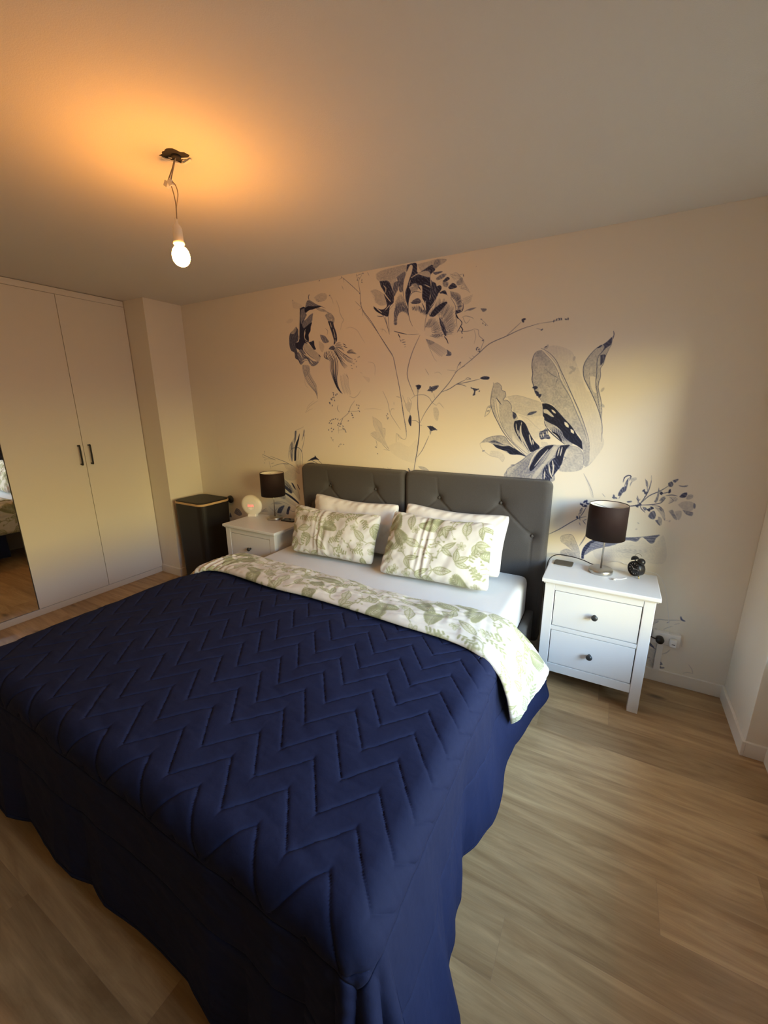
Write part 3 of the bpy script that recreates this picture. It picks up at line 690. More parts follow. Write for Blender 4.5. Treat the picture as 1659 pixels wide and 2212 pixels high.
H 22,.85,2,0,1 2559,2199,2588,2157,2607,2107,2613,2082 2576,2202,2605,2161,2623,2115,2618,2086
S .85,3 2596,2083,2614,2062,2626,2036
F .45,.5,20 2626,2348,2685,2327,2702,2297,2671,2287,2638,2314
H 54,.8,1.8,0,1 2636,2347,2691,2317,2717,2268,2711,2226,2679,2213 2632,2315,2663,2283,2675,2254,2675,2225,2669,2217
S .85,2.5 2717,2268,2714,2226,2674,2211
F .85,.3,60 2668,2231,2706,2227,2679,2211,2668,2217
L 7,.5,1.3,0,1 2708,2297,2744,2302,2780,2311 2720,2258,2746,2260,2771,2275
S .55,2.2 2727,2218,2763,2230,2802,2233
F .6,.4,20 2737,2224,2768,2232,2802,2233,2769,2220
F .6,.4,20 2830,2225,2866,2221,2867,2210,2847,2203
S .5,1.5 2713,2186,2739,2191,2781,2177,2787,2167
S .5,1.5 2718,2188,2741,2148,2766,2169
S .85,4 2668,2217,2683,2187,2691,2181
S .85,2.5 2691,2181,2714,2155,2702,2128,2684,2100
S .8,3 2704,2137,2721,2112,2711,2098
S .5,1.8 2684,2110,2738,2101,2769,2103,2795,2110
S .4,1.5 2834,2167,2855,2147,2882,2121
D .6,4 2839,2162,2850,2138,2866,2127,2717,2093,2718,2066
S .5,1.6 2795,2110,2822,2103,2829,2069,2861,2038,2852,2011,2839,1973,2817,1984,2827,2003
S .4,1.4 2796,2105,2808,2066,2800,2024
D .7,5 2856,2039,2822,1998,2833,1988,2836,1976,2817,1989
S .4,1.4 2772,1943,2794,1927
S .6,3 2703,1897,2711,1915,2719,1917
F .55,.4,40 2464,2078,2517,2059,2529,2048,2494,2038
F .7,.4,40 2616,2002,2650,1978,2645,1961,2611,1963,2622,1977
L 12,.5,1.5,.05,1 2467,2076,2529,2051,2593,2014,2650,1975 2470,2063,2501,2015,2542,1982,2578,1952
S .35,1.5 2470,2068,2501,2005,2532,1947,2549,1931
S .35,1.4 2116,2169,2148,2161,2168,2138
S .35,1.4 2129,2152,2139,2175
F .15,.6,70 3512,1244,3537,1211,3563,1165,3580,1107,3569,1106,3547,1164
S .45,1.8 3512,1244,3544,1188,3568,1142,3579,1104
S .9,2.2 3347,835,3410,880,3473,934,3514,965,3553,982
S .85,2 3514,965,3532,998,3549,1043
S .7,2 3542,956,3558,964
S .7,2 3537,955,3556,932
D .85,7 3535,1072,3546,1076,3553,1062,3543,1049,3521,1055,3520,1015,3524,1022,3505,970
S .8,3 3512,1064,3528,1044,3549,1043
S .7,2 3511,995,3523,953
S .7,2 3497,969,3517,965
S .6,2 3519,940,3527,922
F .5,.4,60 3511,995,3524,1028,3530,1016,3522,991
S .7,2.5 3681,1123,3691,1107
D .75,6 3686,1124,3697,1113,3685,1112
F .8,.4,50 3706,1126,3708,1149,3724,1180,3738,1187,3739,1221,3747,1233,3747,1193,3742,1158,3728,1146,3721,1127
S .8,3 3723,1209,3727,1237,3745,1250,3758,1245,3753,1222
S .7,2 3733,1186,3739,1216,3753,1240
S .6,2 3713,1109,3720,1133
S .7,2 3760,1189,3764,1212,3786,1231
F .35,.5,40 3757,1234,3784,1242,3784,1228,3764,1212
S .5,1.5 3624,1132,3641,1113
F .75,.3,10 3754,1099,3778,1105,3779,1096,3760,1091
S .9,3 3770,1071,3801,1078,3819,1085
S .85,2.2 3819,1085,3841,1134,3854,1180,3859,1231
S .85,2.2 3823,1092,3859,1141,3898,1168,3922,1187,3946,1211
S .85,2.2 3819,1083,3875,1092,3920,1108,3938,1138
S .7,1.8 3837,1128,3841,1139
S .75,2 3803,1136,3811,1108,3811,1090
S .7,2 3800,1124,3809,1107
S .7,2 3819,1120,3810,1102
D .8,7 3815,1082,3808,1076,3819,1085,3823,1089
F .6,.4,70 3828,1234,3841,1224,3848,1191,3838,1196
S .6,1.6 3828,1237,3842,1196,3850,1157
D .8,6 3832,1167,3838,1156,3843,1157,3829,1170
S .4,1.4 3855,1258,3859,1231
F .6,.4,60 3887,1110,3896,1145,3898,1195,3905,1163,3904,1123,3897,1105
F .72,.4,60 3938,1221,3952,1233,3963,1218,3957,1201,3942,1205
F .7,.4,40 3956,1239,3979,1249,3982,1244,3971,1227,3962,1229
S .8,2 3919,1161,3947,1172,3950,1184
D .85,6 3916,1165,3913,1159,3952,1173,3951,1181
F .6,.4,40 3909,1118,3920,1139,3933,1146,3935,1132,3923,1114
S .75,2 3937,1149,3963,1157,3990,1154
S .6,1.6 3955,1145,3976,1125,3956,1106
L 5,.6,1.6,0,1 3960,1146,3982,1148,3997,1133 3956,1106,3973,1119,3990,1121
F .6,.4,20 3986,1214,4008,1213,4029,1218,4022,1207,3996,1207
F .82,.3,30 3999,1150,4010,1170,4031,1178,4030,1153,4013,1146
F .45,.4,30 4031,1142,4037,1165,4058,1167,4059,1150,4041,1138
F .3,.4,20 3999,1106,4025,1128,4065,1124,4067,1080,4027,1081
F .6,.4,60 4067,1124,4079,1114,4078,1092,4069,1097
F .55,.4,20 4023,1080,4059,1074,4073,1070,4071,1050,4044,1055
F .5,.5,60 3962,1065,3979,1075,3991,1054,4009,1023,3996,1021
F .32,.5,80 3989,1065,4019,1074,4024,1041,4014,1018,4002,1039
S .7,2.2 3824,1083,3831,1064,3853,1043
F .7,.4,50 3835,1076,3854,1072,3860,1061,3847,1054
F .72,.4,60 3870,1022,3877,1046,3894,1059,3907,1032,3900,1008,3881,1012
D .85,7 3870,1062,3882,1075,3868,1059,3881,1069
S .7,2.2 3881,1087,3918,1085,3941,1054,3952,1009
F .35,.4,50 3891,1082,3924,1074,3947,1043,3947,1009,3929,1041
F .65,.4,60 3906,1003,3923,1011,3935,996,3935,976,3923,982
F .6,.4,60 3914,1079,3933,1076,3940,1059,3923,1063
F .4,.5,60 3917,1028,3936,1019,3940,979,3924,994
S .25,1.2 3952,1009,3975,1007
D .3,4 3975,1008,3828,976,3823,939
F .9,.25,20 3554,708,3553,754,3565,794,3594,831,3634,853,3686,861,3669,830,3617,816,3588,785,3570,744,3568,708
F .62,.5,10 3596,812,3646,845,3706,866,3771,878,3764,858,3741,836,3702,814,3651,796,3610,776,3585,759
F .7,.4,5 3766,878,3844,893,3849,889,3833,863,3798,866,3763,861
F .7,.4,5 3867,898,3938,922,3937,914,3925,898,3919,870,3901,864,3879,882,3863,894
S .6,1.8 3665,860,3756,876,3848,894,3938,922
L 10,.85,1.6,0,1 3566,730,3596,806,3656,847,3747,870 3576,738,3621,778,3702,817,3759,857
F .1,.8,3 3611,770,3702,811,3769,853,3828,859,3865,880,3896,861,3925,865,3960,918,3982,756,3812,749,3713,718,3638,723
L 16,.28,1.5,.1,.95 3671,812,3801,839,3899,843,3971,867 3638,723,3761,752,3861,758,3976,767
L 10,.35,1.5,.2,.8 3660,816,3754,807,3853,818,3967,831 3654,771,3757,783,3857,788,3975,808
F .35,.6,60 3428,838,3481,852,3507,817,3534,770,3546,713,3517,715,3490,756,3454,783,3429,798
F .4,.5,40 3432,739,3467,759,3509,740,3535,711,3438,707
S .5,1.6 3429,798,3423,830,3442,846,3486,853,3513,812,3538,758,3546,710
L 8,.5,1.4,0,1 3447,788,3488,782,3534,718 3493,847,3514,799,3544,726
L 6,.6,1.5,0,1 3436,727,3481,741,3529,714 3437,711,3477,721,3518,712
S .5,3.5 3570,875,3551,824,3535,789
S .3,1.4 3723,720,3754,722,3786,713
S .6,2 1302,1111,1237,1142,1155,1172,1079,1191,978,1215
S .55,2 1287,1116,1215,1152,1139,1159,1059,1145,984,1119
S .6,2 882,1228,945,1207,1039,1183
S .4,1.5 901,1181,959,1190,1031,1188
S .4,1.5 882,1228,887,1204,927,1194
S .4,1.4 917,1254,902,1229
D .4,4 909,1254,909,1175,902,1150,969,1124
S .4,1.5 957,1172,974,1100
S .5,1.6 979,1149,1016,1157
S .5,2 1115,1157,1192,1150
F .15,.6,30 1130,1152,1222,1146,1302,1111,1299,1076,1226,1106,1158,1113
S .35,1.8 1158,1113,1234,1112,1299,1082
F .3,.5,80 1202,1279,1238,1349,1272,1395,1290,1446,1294,1396,1265,1310,1240,1188,1211,1198
F .96,.1,80 1252,1189,1263,1282,1282,1339,1307,1379,1329,1425,1322,1380,1303,1329,1284,1271,1274,1190
F .75,.3,80 1279,1440,1298,1446,1285,1379,1267,1339
S .7,2.5 1222,1291,1221,1234,1228,1182
F .6,.4,80 1221,1325,1246,1349,1241,1246,1228,1182,1222,1245
S .75,2.5 1304,1295,1300,1238,1293,1191
S .6,2 1323,1296,1321,1227,1313,1170
S .7,2 1381,1459,1371,1415,1350,1364
S .6,2 1386,1415,1366,1342,1344,1285,1347,1229,1342,1160
S .75,2.5 1209,1268,1234,1292,1272,1302,1316,1301,1343,1268,1346,1217
F .6,.3,60 1378,1459,1386,1448,1375,1404,1363,1403
S .5,1.8 1202,1279,1191,1232,1202,1186
S .5,1.8 1239,1355,1213,1314,1201,1267
S .3,1.6 1291,1451,1335,1463,1379,1481
F .2,.6,80 1255,1189,1330,1194,1311,1135,1274,1144
S .4,1.6 1270,1190,1302,1111
F .95,.15,20 1395,1192,1447,1223,1477,1236,1481,1250,1497,1231,1524,1213,1489,1214,1446,1206
F .85,.2,20 1357,1161,1409,1181,1466,1185,1487,1169,1437,1177,1386,1167
S .8,2 1439,1206,1495,1186,1515,1171
S .7,2 1510,1210,1550,1184
L 7,.85,3,0,1 1118,1020,1178,983,1233,903 1121,966,1158,933,1201,894
F .9,.2,50 1202,994,1224,987,1251,941,1258,930,1229,951
S .85,4 1270,985,1296,940
F .93,.15,40 1108,904,1169,885,1229,855,1280,817,1272,810,1212,841,1153,871,1107,891
F .88,.3,40 1115,978,1144,956,1203,919,1193,894,1141,925,1111,941
L 9,.6,1.8,0,1 1115,978,1181,935,1246,881,1292,825 1253,971,1281,932,1292,885,1295,843
F .35,.5,30 984,867,1106,885,1127,844,1086,834
F .5,.5,30 1024,858,1089,871,1119,843,1071,841
L 6,.4,1.6,0,1 1112,861,1181,837,1262,791 1103,841,1163,805,1253,772
S .35,2 941,768,1018,801,1099,804,1176,781
F .4,.4,20 959,782,1026,799,1082,789,999,774
F .75,.4,50 1009,699,1038,747,1105,776,1076,726,1057,698,1025,694
F .85,.3,60 1152,772,1176,772,1156,723,1146,697,1122,700,1133,739
S .5,2 1158,748,1203,729,1236,745
S .5,1.6 1021,745,985,709,991,690
L 6,.5,1.6,0,1 823,696,860,720,879,735 804,674,857,687,907,687
F .6,.5,10 435,623,471,675,516,666,547,623,498,603
F .8,.4,80 361,572,378,622,395,576
S .4,1.6 913,745,960,712,1007,686
F .18,.6,30 1123,1069,1204,1116,1256,1096,1258,1025,1149,1017
S .4,2 3970,392,4008,405,4039,408,4094,422,4111,424
F .75,.3,50 4105,446,4109,452,4118,435,4134,427,4126,422,4110,427
S .5,2.5 4006,390,3992,375
S .5,2.5 4059,403,4048,391
S .3,2 3973,351,3992,375,4009,403
S .3,2 4037,345,4056,363,4076,377
S .3,1.6 4085,391,4109,406
F .2,.6,20 3970,389,4009,403,3994,378,3972,354
F .35,.5,80 3989,314,4001,344,4007,316,3999,289,3970,299
F .75,.4,40 3973,245,3981,238,4004,224,4008,210,3985,221
S .6,3 3970,248,3991,232,4010,208,4029,207
S .4,2 3974,291,3994,276,4013,269
F .2,.7,40 3964,187,4018,204,4040,106,3972,96
D .45,4 3980,158,3989,139,3999,123,3977,141,4020,133,3992,140
L 6,.3,1.6,.1,.9 3971,177,3995,147,4031,140 3972,114,4000,111,4035,107
S .35,2 4052,184,4073,199,4087,225
S .3,2 4034,218,4032,165,4037,111
D .6,6 4058,93,4069,94,4057,115,4048,115,4053,126
S .3,1.8 4049,171,4051,141,4057,96
S .25,1.8 4189,155,4207,131,4216,104
S .25,1.8 4168,90,4192,105,4216,104
F .12,.7,0 4118,345,4139,289,4139,259,4118,312"""
def draw_mural():
    c = Canvas(.30, .06, 4.369, 2.5515, .0029)
    for ln in MURAL.strip().split('\n'):
        t = ln.split(' '); op = t[0]; num = [float(v) for v in t[1].split(',')]
        pts = [np.array([int(v) for v in q.split(',')], float).reshape(-1, 2)/1000 for q in t[2:]]
        if op == 'F': c.fill(pts[0], num[0]*(.84 if num[0] < .56 else 1), num[1], num[2])
        elif op == 'S': c.stroke(pts[0], num[1]*.0019, min(1, num[0]*1.25) if num[0] > .2 else num[0])
        elif op == 'L': c.loft(pts[0], pts[1], int(num[0]), num[2]*.00135, min(1, num[1]*1.2), num[3], num[4])
        elif op == 'H': c.hatch(pts[0], pts[1], int(num[0]), num[2]*.00135, min(1, num[1]*1.2), num[3], num[4])
        elif op == 'D':
            for p in pts[0]:
                a = RNG.uniform(0, 6.3); d = np.array([math.cos(a), math.sin(a)])*num[1]*.0011
                c.stroke(np.array([p-d, p, p+d]), num[1]*.0016, num[0], .5)
    return c

# ------------------------------------------------------------------ the room
H = 2.552
def struct(o): o['kind'] = 'structure'; return o
fl = struct(box('floor', -1.0, 4.75, -4.3, .15, -.08, 0, M['floor']))
struct(box('ceiling', -1.0, 4.75, -4.3, .15, H, H+.1, M['ceiling']))
wb = struct(box('wall_back', -1.0, 4.75, 0, .15, 0, H, M['wall']))
cv = draw_mural()
xs = np.linspace(cv.x0, cv.x0+cv.res*(cv.w-1), cv.w); zs = np.linspace(cv.y0, cv.y0+cv.res*(cv.h-1), cv.h)
P = np.zeros((cv.h, cv.w, 3)); P[..., 0] = xs[None]; P[..., 1] = -.0012; P[..., 2] = zs[:, None]
edge = np.ones((cv.h, cv.w)); P[0, :, 1] = P[-1, :, 1] = 0; P[:, 0, 1] = P[:, -1, 1] = 0
mu = grid_mesh('floral_mural', P, M['mural'], wb, 'ink', np.clip(cv.d, 0, 1), flip=True)
mu['label'] = 'mural of large ink-blue flowers printed on cream wallpaper'
struct(box('wall_left', -1.0, -.92, -4.3, 0, 0, H, M['wall']))
struct(box('wall_front', -1.0, 4.75, -4.4, -4.3, 0, H, M['wall']))
struct(box('wall_corner_column', -.92, 0, -.362, 0, 0, H, M['wall'], bev=.002)).name = 'wall_left_column'
struct(box('wall_right_column', 4.369, 4.75, -.455, 0, 0, H, M['wall'], bev=.002))
y0, y1, z0, z1 = WIN
struct(boxes('wall_right', [(XWIN, XWIN+.10, -4.3, y0, 0, H), (XWIN, XWIN+.10, y1, -.455, 0, H), (XWIN, XWIN+.10, y0, y1, 0, z0), (XWIN, XWIN+.10, y0, y1, z1, H)], M['wall']))
wf = struct(boxes('window_1', [(XWIN+.03, XWIN+.08, y0, y1, z0, z0+.06), (XWIN+.03, XWIN+.08, y0, y1, z1-.06, z1), (XWIN+.03, XWIN+.08, y0, y0+.05, z0, z1), (XWIN+.03, XWIN+.08, y1-.028, y1, z0, z1), (XWIN+.03, XWIN+.08, (y0+y1)/2-.04, (y0+y1)/2+.04, z0, z1)], M['trim']))
box('window_pane', XWIN+.052, XWIN+.058, y0+.05, y1-.028, z0+.06, z1-.06, M['skyglass'], wf)
box('window_sill', XWIN-.03, XWIN+.03, y0-.03, y1, z0-.03, z0-.0005, M['trim'], wf, bev=.004)
def skirting(name, x0, x1, y0, y1):
    bm = bmesh.new(); bm_box(bm, x0, x1, y0, y1, 0, .079, .003); return struct(bm_obj(name, bm, M['trim']))
skirting('baseboard_back', 0, 4.369, -.014, 0)
skirting('baseboard_left_column', 0, .014, -.376, -.014); skirting('baseboard_left', -.28, .0, -.376, -.362)
skirting('baseboard_right_column', 4.355, 4.369, -.469, -.014); skirting('baseboard_right_return', 4.369, 4.458, -.469, -.455)
skirting('baseboard_right', 4.444, 4.458, -4.3, -.469)

# ------------------------------------------------------------------ fitted wardrobe
WX = -.281; ZT = 2.500; ZB = .058
wd = empty('wardrobe', (WX, -1.45, 0), 'tall white fitted wardrobe filling the left wall, with plain doors and a mirror door', 'wardrobe')
def child_local(o):      # parts are built in world coordinates and then parented without moving
    p = o.parent; o.matrix_parent_inverse = p.matrix_world.inverted() if p.parent is None else p.matrix_world.inverted(); return o
bpy.context.view_layer.update()
ys = [-.366, -.893, -1.432, -1.971, -2.51, -3.05]
child_local(boxes('carcass', [(-.92, WX-.022, ys[-1], ys[0]-.001, ZB, ZT), (-.92, WX-.004, ys[-1], ys[0]-.001, 0.0, ZB-.004), (-.92, WX-.004, ys[-1], ys[0]-.001, ZT+.003, H-.004)], M['door'], wd, .0015))
child_local(boxes('door_gap_shade', [(WX-.0215, WX-.017, ys[-1]+.002, ys[0]-.003, ZB+.002, ZT-.002)], M['gap'], wd))  # near-black sheet behind the doors stands in for shade between them
def handle(y, par, nm='handle'):
    xf = WX; bm = bmesh.new()
    pts = [(xf-.002, y, 1.335), (xf+.022, y, 1.335), (xf+.030, y, 1.325), (xf+.030, y, 1.19), (xf+.022, y, 1.18), (xf-.002, y, 1.18)]
    tube(None, pts, .0065, None, bm=bm, k=4)
    return child_local(bm_obj(nm, bm, M['blackm'], par, True))
for i in range(5):
    a, b = ys[i+1]+.0018, ys[i]-.0018
    if i == 2:
        d = child_local(box('mirror_door', WX-.018, WX-.006, a, b, ZB, ZT, M['gap'], wd, .001)); bpy.context.view_layer.update()
        d['label'] = 'mirror door with a thin dark edge'
        child_local(box('mirror_panel', WX-.006, WX, a+.003, b-.003, ZB+.003, ZT-.003, M['mirror'], d))
    else:
        d = child_local(box('door', WX-.018, WX, a, b, ZB, ZT, M['door'], wd, .0012)); bpy.context.view_layer.update()
        handle({0: ys[1]+.040, 1: ys[1]-.040, 3: ys[4]+.04, 4: ys[4]-.04}[i], d)['label'] = 'slim black bar handle'

# ------------------------------------------------------------------ laundry bin
bn = empty('laundry_bin', (.27, -.225, 0), 'tall black laundry bin with a pale wooden rim in the left corner', 'bin'); bpy.context.view_layer.update()
def rounded_ring(x0, x1, y0, y1, r, n=8):
    P = []
    for cx, cy, a0 in ((x1-r, y1-r, 0), (x0+r, y1-r, 90), (x0+r, y0+r, 180), (x1-r, y0+r, 270)):
        for k in range(n+1): a = math.radians(a0+90*k/n); P.append((cx+r*math.cos(a), cy+r*math.sin(a)))
    return P
def rounded_prism(name, rings, m, parent, cap=True):
    bm = bmesh.new(); L = []
    for (x0, x1, y0, y1, r, z) in rings: L.append([bm.verts.new((*p, z)) for p in rounded_ring(x0, x1, y0, y1, r)])
    for a, b in zip(L, L[1:]):
        for k in range(len(a)): bm.faces.new((a[k], a[(k+1) % len(a)], b[(k+1) % len(a)], b[k]))
    if cap: bm.faces.new(L[0][::-1]); bm.faces.new(L[-1])
    bmesh.ops.recalc_face_normals(bm, faces=bm.faces)
    return child_local(bm_obj(name, bm, m, parent))
X0, X1, Y0, Y1 = .060, .470, -.392, -.045
rounded_prism('body', [(X0+.036, X1-.030, Y0+.014, Y1-.014, .05, 0), (X0+.032, X1-.026, Y0+.010, Y1-.010, .055, .02), (X0+.003, X1-.003, Y0+.003, Y1-.003, .065, .768)], M['bin'], bn)
rounded_prism('rim', [(X0+.002, X1-.002, Y0+.002, Y1-.002, .066, .768), (X0, X1, Y0, Y1, .068, .771), (X0, X1, Y0, Y1, .068, .784), (X0+.002, X1-.002, Y0+.002, Y1-.002, .066, .787)], M['bamboo'], bn)['label'] = 'pale wooden rim'
rounded_prism('lid', [(X0+.006, X1-.006, Y0+.006, Y1-.006, .063, .787), (X0+.006, X1-.006, Y0+.006, Y1-.006, .063, .793), (X0+.016, X1-.016, Y0+.016, Y1-.016, .055, .797)], M['bin'], bn)
kn = lathe('wall_hook', [(.0, 0), (.012, -.001), (.012, -.014), (.030, -.018), (.037, -.024), (.037, -.034), (.028, -.042), (.0, -.045)], M['black'], None, (.435, 0, .77), 32, 'Y', False)
tag(kn, 'small round dark hook fixed to the wall beside the laundry bin', 'hook')

# ------------------------------------------------------------------ bedside tables
def nightstand(x0, x1, yf, yb, label):
    z = .70; r = empty('bedside_table', ((x0+x1)/2, (yf+yb)/2, 0), label, 'bedside table', 'two white bedside tables by the bed'); bpy.context.view_layer.update()
    W = M['white']; L = .052; i = .018; a, b, f, k = x0+i, x1-i, yf+i, yb-i*.5
    bm = bmesh.new(); bm_box(bm, x0, x1, yf, yb, z-.022, z, .005, 3); bm_box(bm, x0+.01, x1-.01, yf+.01, yb-.005, z-.030, z-.022, .002)
    child_local(bm_obj('top', bm, W, r))
    for (xa, xb) in ((a, a+L), (b-L, b)):
        for (ya, yb2) in ((f, f+.035), (k-.035, k)): child_local(box('leg', xa, xb, ya, yb2, 0, z-.0305, W, r, .003))
    child_local(boxes('side_panel', [(a+.012, a+.026, f+.0355, k-.0355, .13, z-.0305)], W, r)); child_local(boxes('side_panel', [(b-.026, b-.012, f+.0355, k-.0355, .13, z-.0305)], W, r))
    child_local(box('back_panel', a+L+.0005, b-L-.0005, k-.015, k-.005, .13, z-.0305, W, r))
    for za, zb in ((.115, .168), (.388, .412), (.632, z-.0305)): child_local(box('rail', a+L+.0005, b-L-.0005, f+.002, f+.030, za, zb, W, r, .001))
    child_local(box('inner_shadow_board', a+L+.0005, b-L-.0005, f+.022, f+.030, .169, .631, M['gap'], r)).name = 'drawer_gap_shade'  # dark board behind the drawer fronts, painting the shade in their gaps
    for (za, zb) in ((.4162, .6278), (.1722, .3838)):
        d = child_local(box('drawer', a+L+.0042, b-L-.0042, f+.003, f+.0215, za, zb, W, r, .002)); bpy.context.view_layer.update()
        xm = (a+b)/2; zm = (za+zb)/2
        kb = child_local(lathe('knob', [(.0001, .002), (.009, .002), (.007, -.006), (.007, -.012), (.014, -.017), (.0165, -.023), (.015, -.029), (.009, -.033), (.0001, -.034)], M['knob'], d, (xm, f+.002, zm), 28, 'Y', False))
        kb['label'] = 'dark round metal knob'
    return r
nightstand(3.384, 3.952, -.409, -.075, 'white two-drawer bedside table right of the bed, below the alarm clock')
nightstand(.866, 1.446, -.502, -.115, 'white bedside table left of the bed, with the round glowing clock on it')

# ------------------------------------------------------------------ table lamps
def table_lamp(x, y, label):
    r = empty('table_lamp', (x, y, .7), label, 'lamp', 'pair of dark shaded bedside lamps'); bpy.context.view_layer.update()
    lathe('base', [(.0001, .0005), (.063, .0005), (.064, .003), (.064, .020), (.061, .024), (.02, .0265), (.0001, .0265)], M['steel'], r, n=56, caps=False)
    lathe('stem', [(.0045, .026), (.0045, .31)], M['steel'], r, n=20)
    sh = lathe('lamp_shade', [(.099, .213), (.1005, .211), (.0995, .405), (.098, .407), (.0965, .405), (.0975, .215), (.099, .213)], M['shade'], r, n=72, caps=False)
    li = lathe('shade_lining', [(.0972, .217), (.0962, .403)], M['lining'], sh, n=72, caps=False); li['label'] = 'cream inner lining of the shade'
    lathe('lamp_holder', [(.0001, .30), (.014, .30), (.016, .31), (.016, .345), (.013, .35), (.0001, .35)], M['plastic'], r, n=24, caps=False)
    bm = bmesh.new()
    for k in range(3):
        a = 2*PI*k/3+.4; tube(None, [(.012*math.cos(a), .012*math.sin(a), .385), (.096*math.cos(a), .096*math.sin(a), .392)], .0018, None, bm=bm, n=6, k=1)
    bm_obj('spider', bm, M['steel'], r)
    for p in (li, sh):
        pass
    return r
table_lamp(3.668, -.165, 'table lamp with a dark brown drum shade on the right bedside table')
table_lamp(1.160, -.185, 'table lamp with a dark drum shade on the left bedside table')

# ------------------------------------------------------------------ things on the right table
def phone(name, x, y, rz, w, l, t, m, label, cat, r=.012):
    bm = bmesh.new(); L = []
    for z, ins in ((.0003, .001), (.0015, 0), (t-.0012, 0), (t, .001)):
        L.append([bm.verts.new((p[0], p[1], z)) for p in rounded_ring(-l/2+ins, l/2-ins, -w/2+ins, w/2-ins, r)])
    for a, b in zip(L, L[1:]):
        for k in range(len(a)): bm.faces.new((a[k], a[(k+1) % len(a)], b[(k+1) % len(a)], b[k]))
    bm.faces.new(L[0][::-1]); bm.faces.new(L[-1]); bmesh.ops.recalc_face_normals(bm, faces=bm.faces)
    o = bm_obj(name, bm, m); o.location = (x, y, .7); o.rotation_euler = (0, 0, rz); return tag(o, label, cat)
phone('phone', 3.466, -.125, -.05, .078, .105, .008, M['brownphone'], 'flat dark brown phone lying on the right bedside table', 'phone')
phone('phone', 1.300, -.165, .12, .078, .125, .009, M['phone'], 'flat black phone lying beside the left lamp', 'phone')

ck = empty('alarm_clock', (3.845, -.15, .7), 'small black twin-bell alarm clock on the right bedside table', 'clock', rz=-.85); bpy.context.view_layer.update()
lathe('case', [(.0001, .022), (.034, .022), (.041, .016), (.0425, .0), (.0425, -.020), (.041, -.024), (.037, -.024), (.036, -.019)], M['black'], ck, (0, 0, .052), 48, 'Y', False)
fc = lathe('dial', [(.0001, -.0185), (.0362, -.0185)], M['phone'], ck, (0, 0, .052), 40, 'Y', False)
bm = bmesh.new()
for k in range(12):
    a = 2*PI*k/12; c = Vector((math.sin(a)*.029, -.0193, .052+math.cos(a)*.029)); rr = .0032 if k % 3 == 0 else .0018
    bm_box(bm, c.x-rr*.6, c.x+rr*.6, c.y-.0004, c.y+.0004, c.z-rr, c.z+rr)
tk = bm_obj('hour_marks', bm, M['dialwhite'], fc)
def hand(a, l, w_):
    bm = bmesh.new(); d = Vector((math.sin(a), 0, math.cos(a))); n_ = Vector((d.z, 0, -d.x)); c = Vector((0, -.0212, .052)); V = []
    for yy in (0, .0006):
        for s, t in ((-1, -.004), (1, -.004), (.5, l), (-.5, l)): V.append(bm.verts.new(c+d*t+n_*s*w_+Vector((0, -yy, 0))))
    bm.faces.new(V[:4]); bm.faces.new(V[4:][::-1])
    for k in range(4): bm.faces.new((V[k], V[(k+1) % 4], V[4+(k+1) % 4], V[4+k]))
    bmesh.ops.recalc_face_normals(bm, faces=bm.faces); return bm_obj('clock_hand', bm, M['dialwhite'], fc)
hand(math.radians(-52), .022, .0016); hand(math.radians(78), .027, .0012)
for s in (-1, 1):
    bm = bmesh.new(); bmesh.ops.create_uvsphere(bm, u_segments=28, v_segments=14, radius=.0205)
    for v in list(bm.verts):
        if v.co.z < -.001: v.co.z = -.001
    b = bm_obj('bell', bm, M['black'], ck, True); b.location = (s*.0215, 0, .098); b.rotation_euler = (0, s*.5, 0)
    tube('bell_post', [(s*.017, 0, .086), (s*.023, 0, .101)], .0028, M['black'], ck, n=8, k=1)
    tube('foot', [(s*.020, -.004, .016), (s*.030, -.006, .002)], .0030, M['gold'], ck, n=8, k=1)
tube('carry_handle', [(-.022, 0, .117), (-.019, 0, .131), (0, 0, .139), (.019, 0, .131), (.022, 0, .117)], .0015, M['steel'], ck, n=8)

cb = empty('charging_cable', (3.75, -.24, .7), 'short white charging cable lying in front of the alarm clock', 'cable'); bpy.context.view_layer.update()
child_local(tube('cable', [(3.800, -.195, .7024), (3.785, -.215, .7024), (3.762, -.232, .7024), (3.745, -.236, .7024)], .0020, M['plastic'], cb))
child_local(box('plug', 3.737, 3.747, -.256, -.234, .7005, .7055, M['plastic'], cb, .001)); child_local(box('plug', 3.722, 3.7365, -.258, -.250, .7005, .7045, M['steel'], cb, .0005))
# lamp lead over the headboard side
tag(tube('lamp_cable', [(3.668, -.0985, .7085), (3.62, -.085, .712), (3.56, -.055, .720), (3.48, -.030, .722), (3.41, -.030, .716), (3.372, -.050, .68), (3.366, -.060, .60), (3.364, -.060, .45), (3.372, -.05, .25), (3.372, -.045, .06)], .0028, M['black']), 'black lamp cable running over the right bedside table behind the phone', 'cable')
tag(tube('charger_cable', [(3.70, -.04, .722), (3.76, -.020, .735), (3.80, -.012, .718), (3.90, -.03, .7035), (3.965, -.035, .690), (4.005, -.03, .62), (4.035, -.018, .50), (4.055, -.018, .40), (4.068, -.026, .325)], .0012, M['clearwire']), 'thin pale cable arching from the right table down to the wall socket', 'cable')

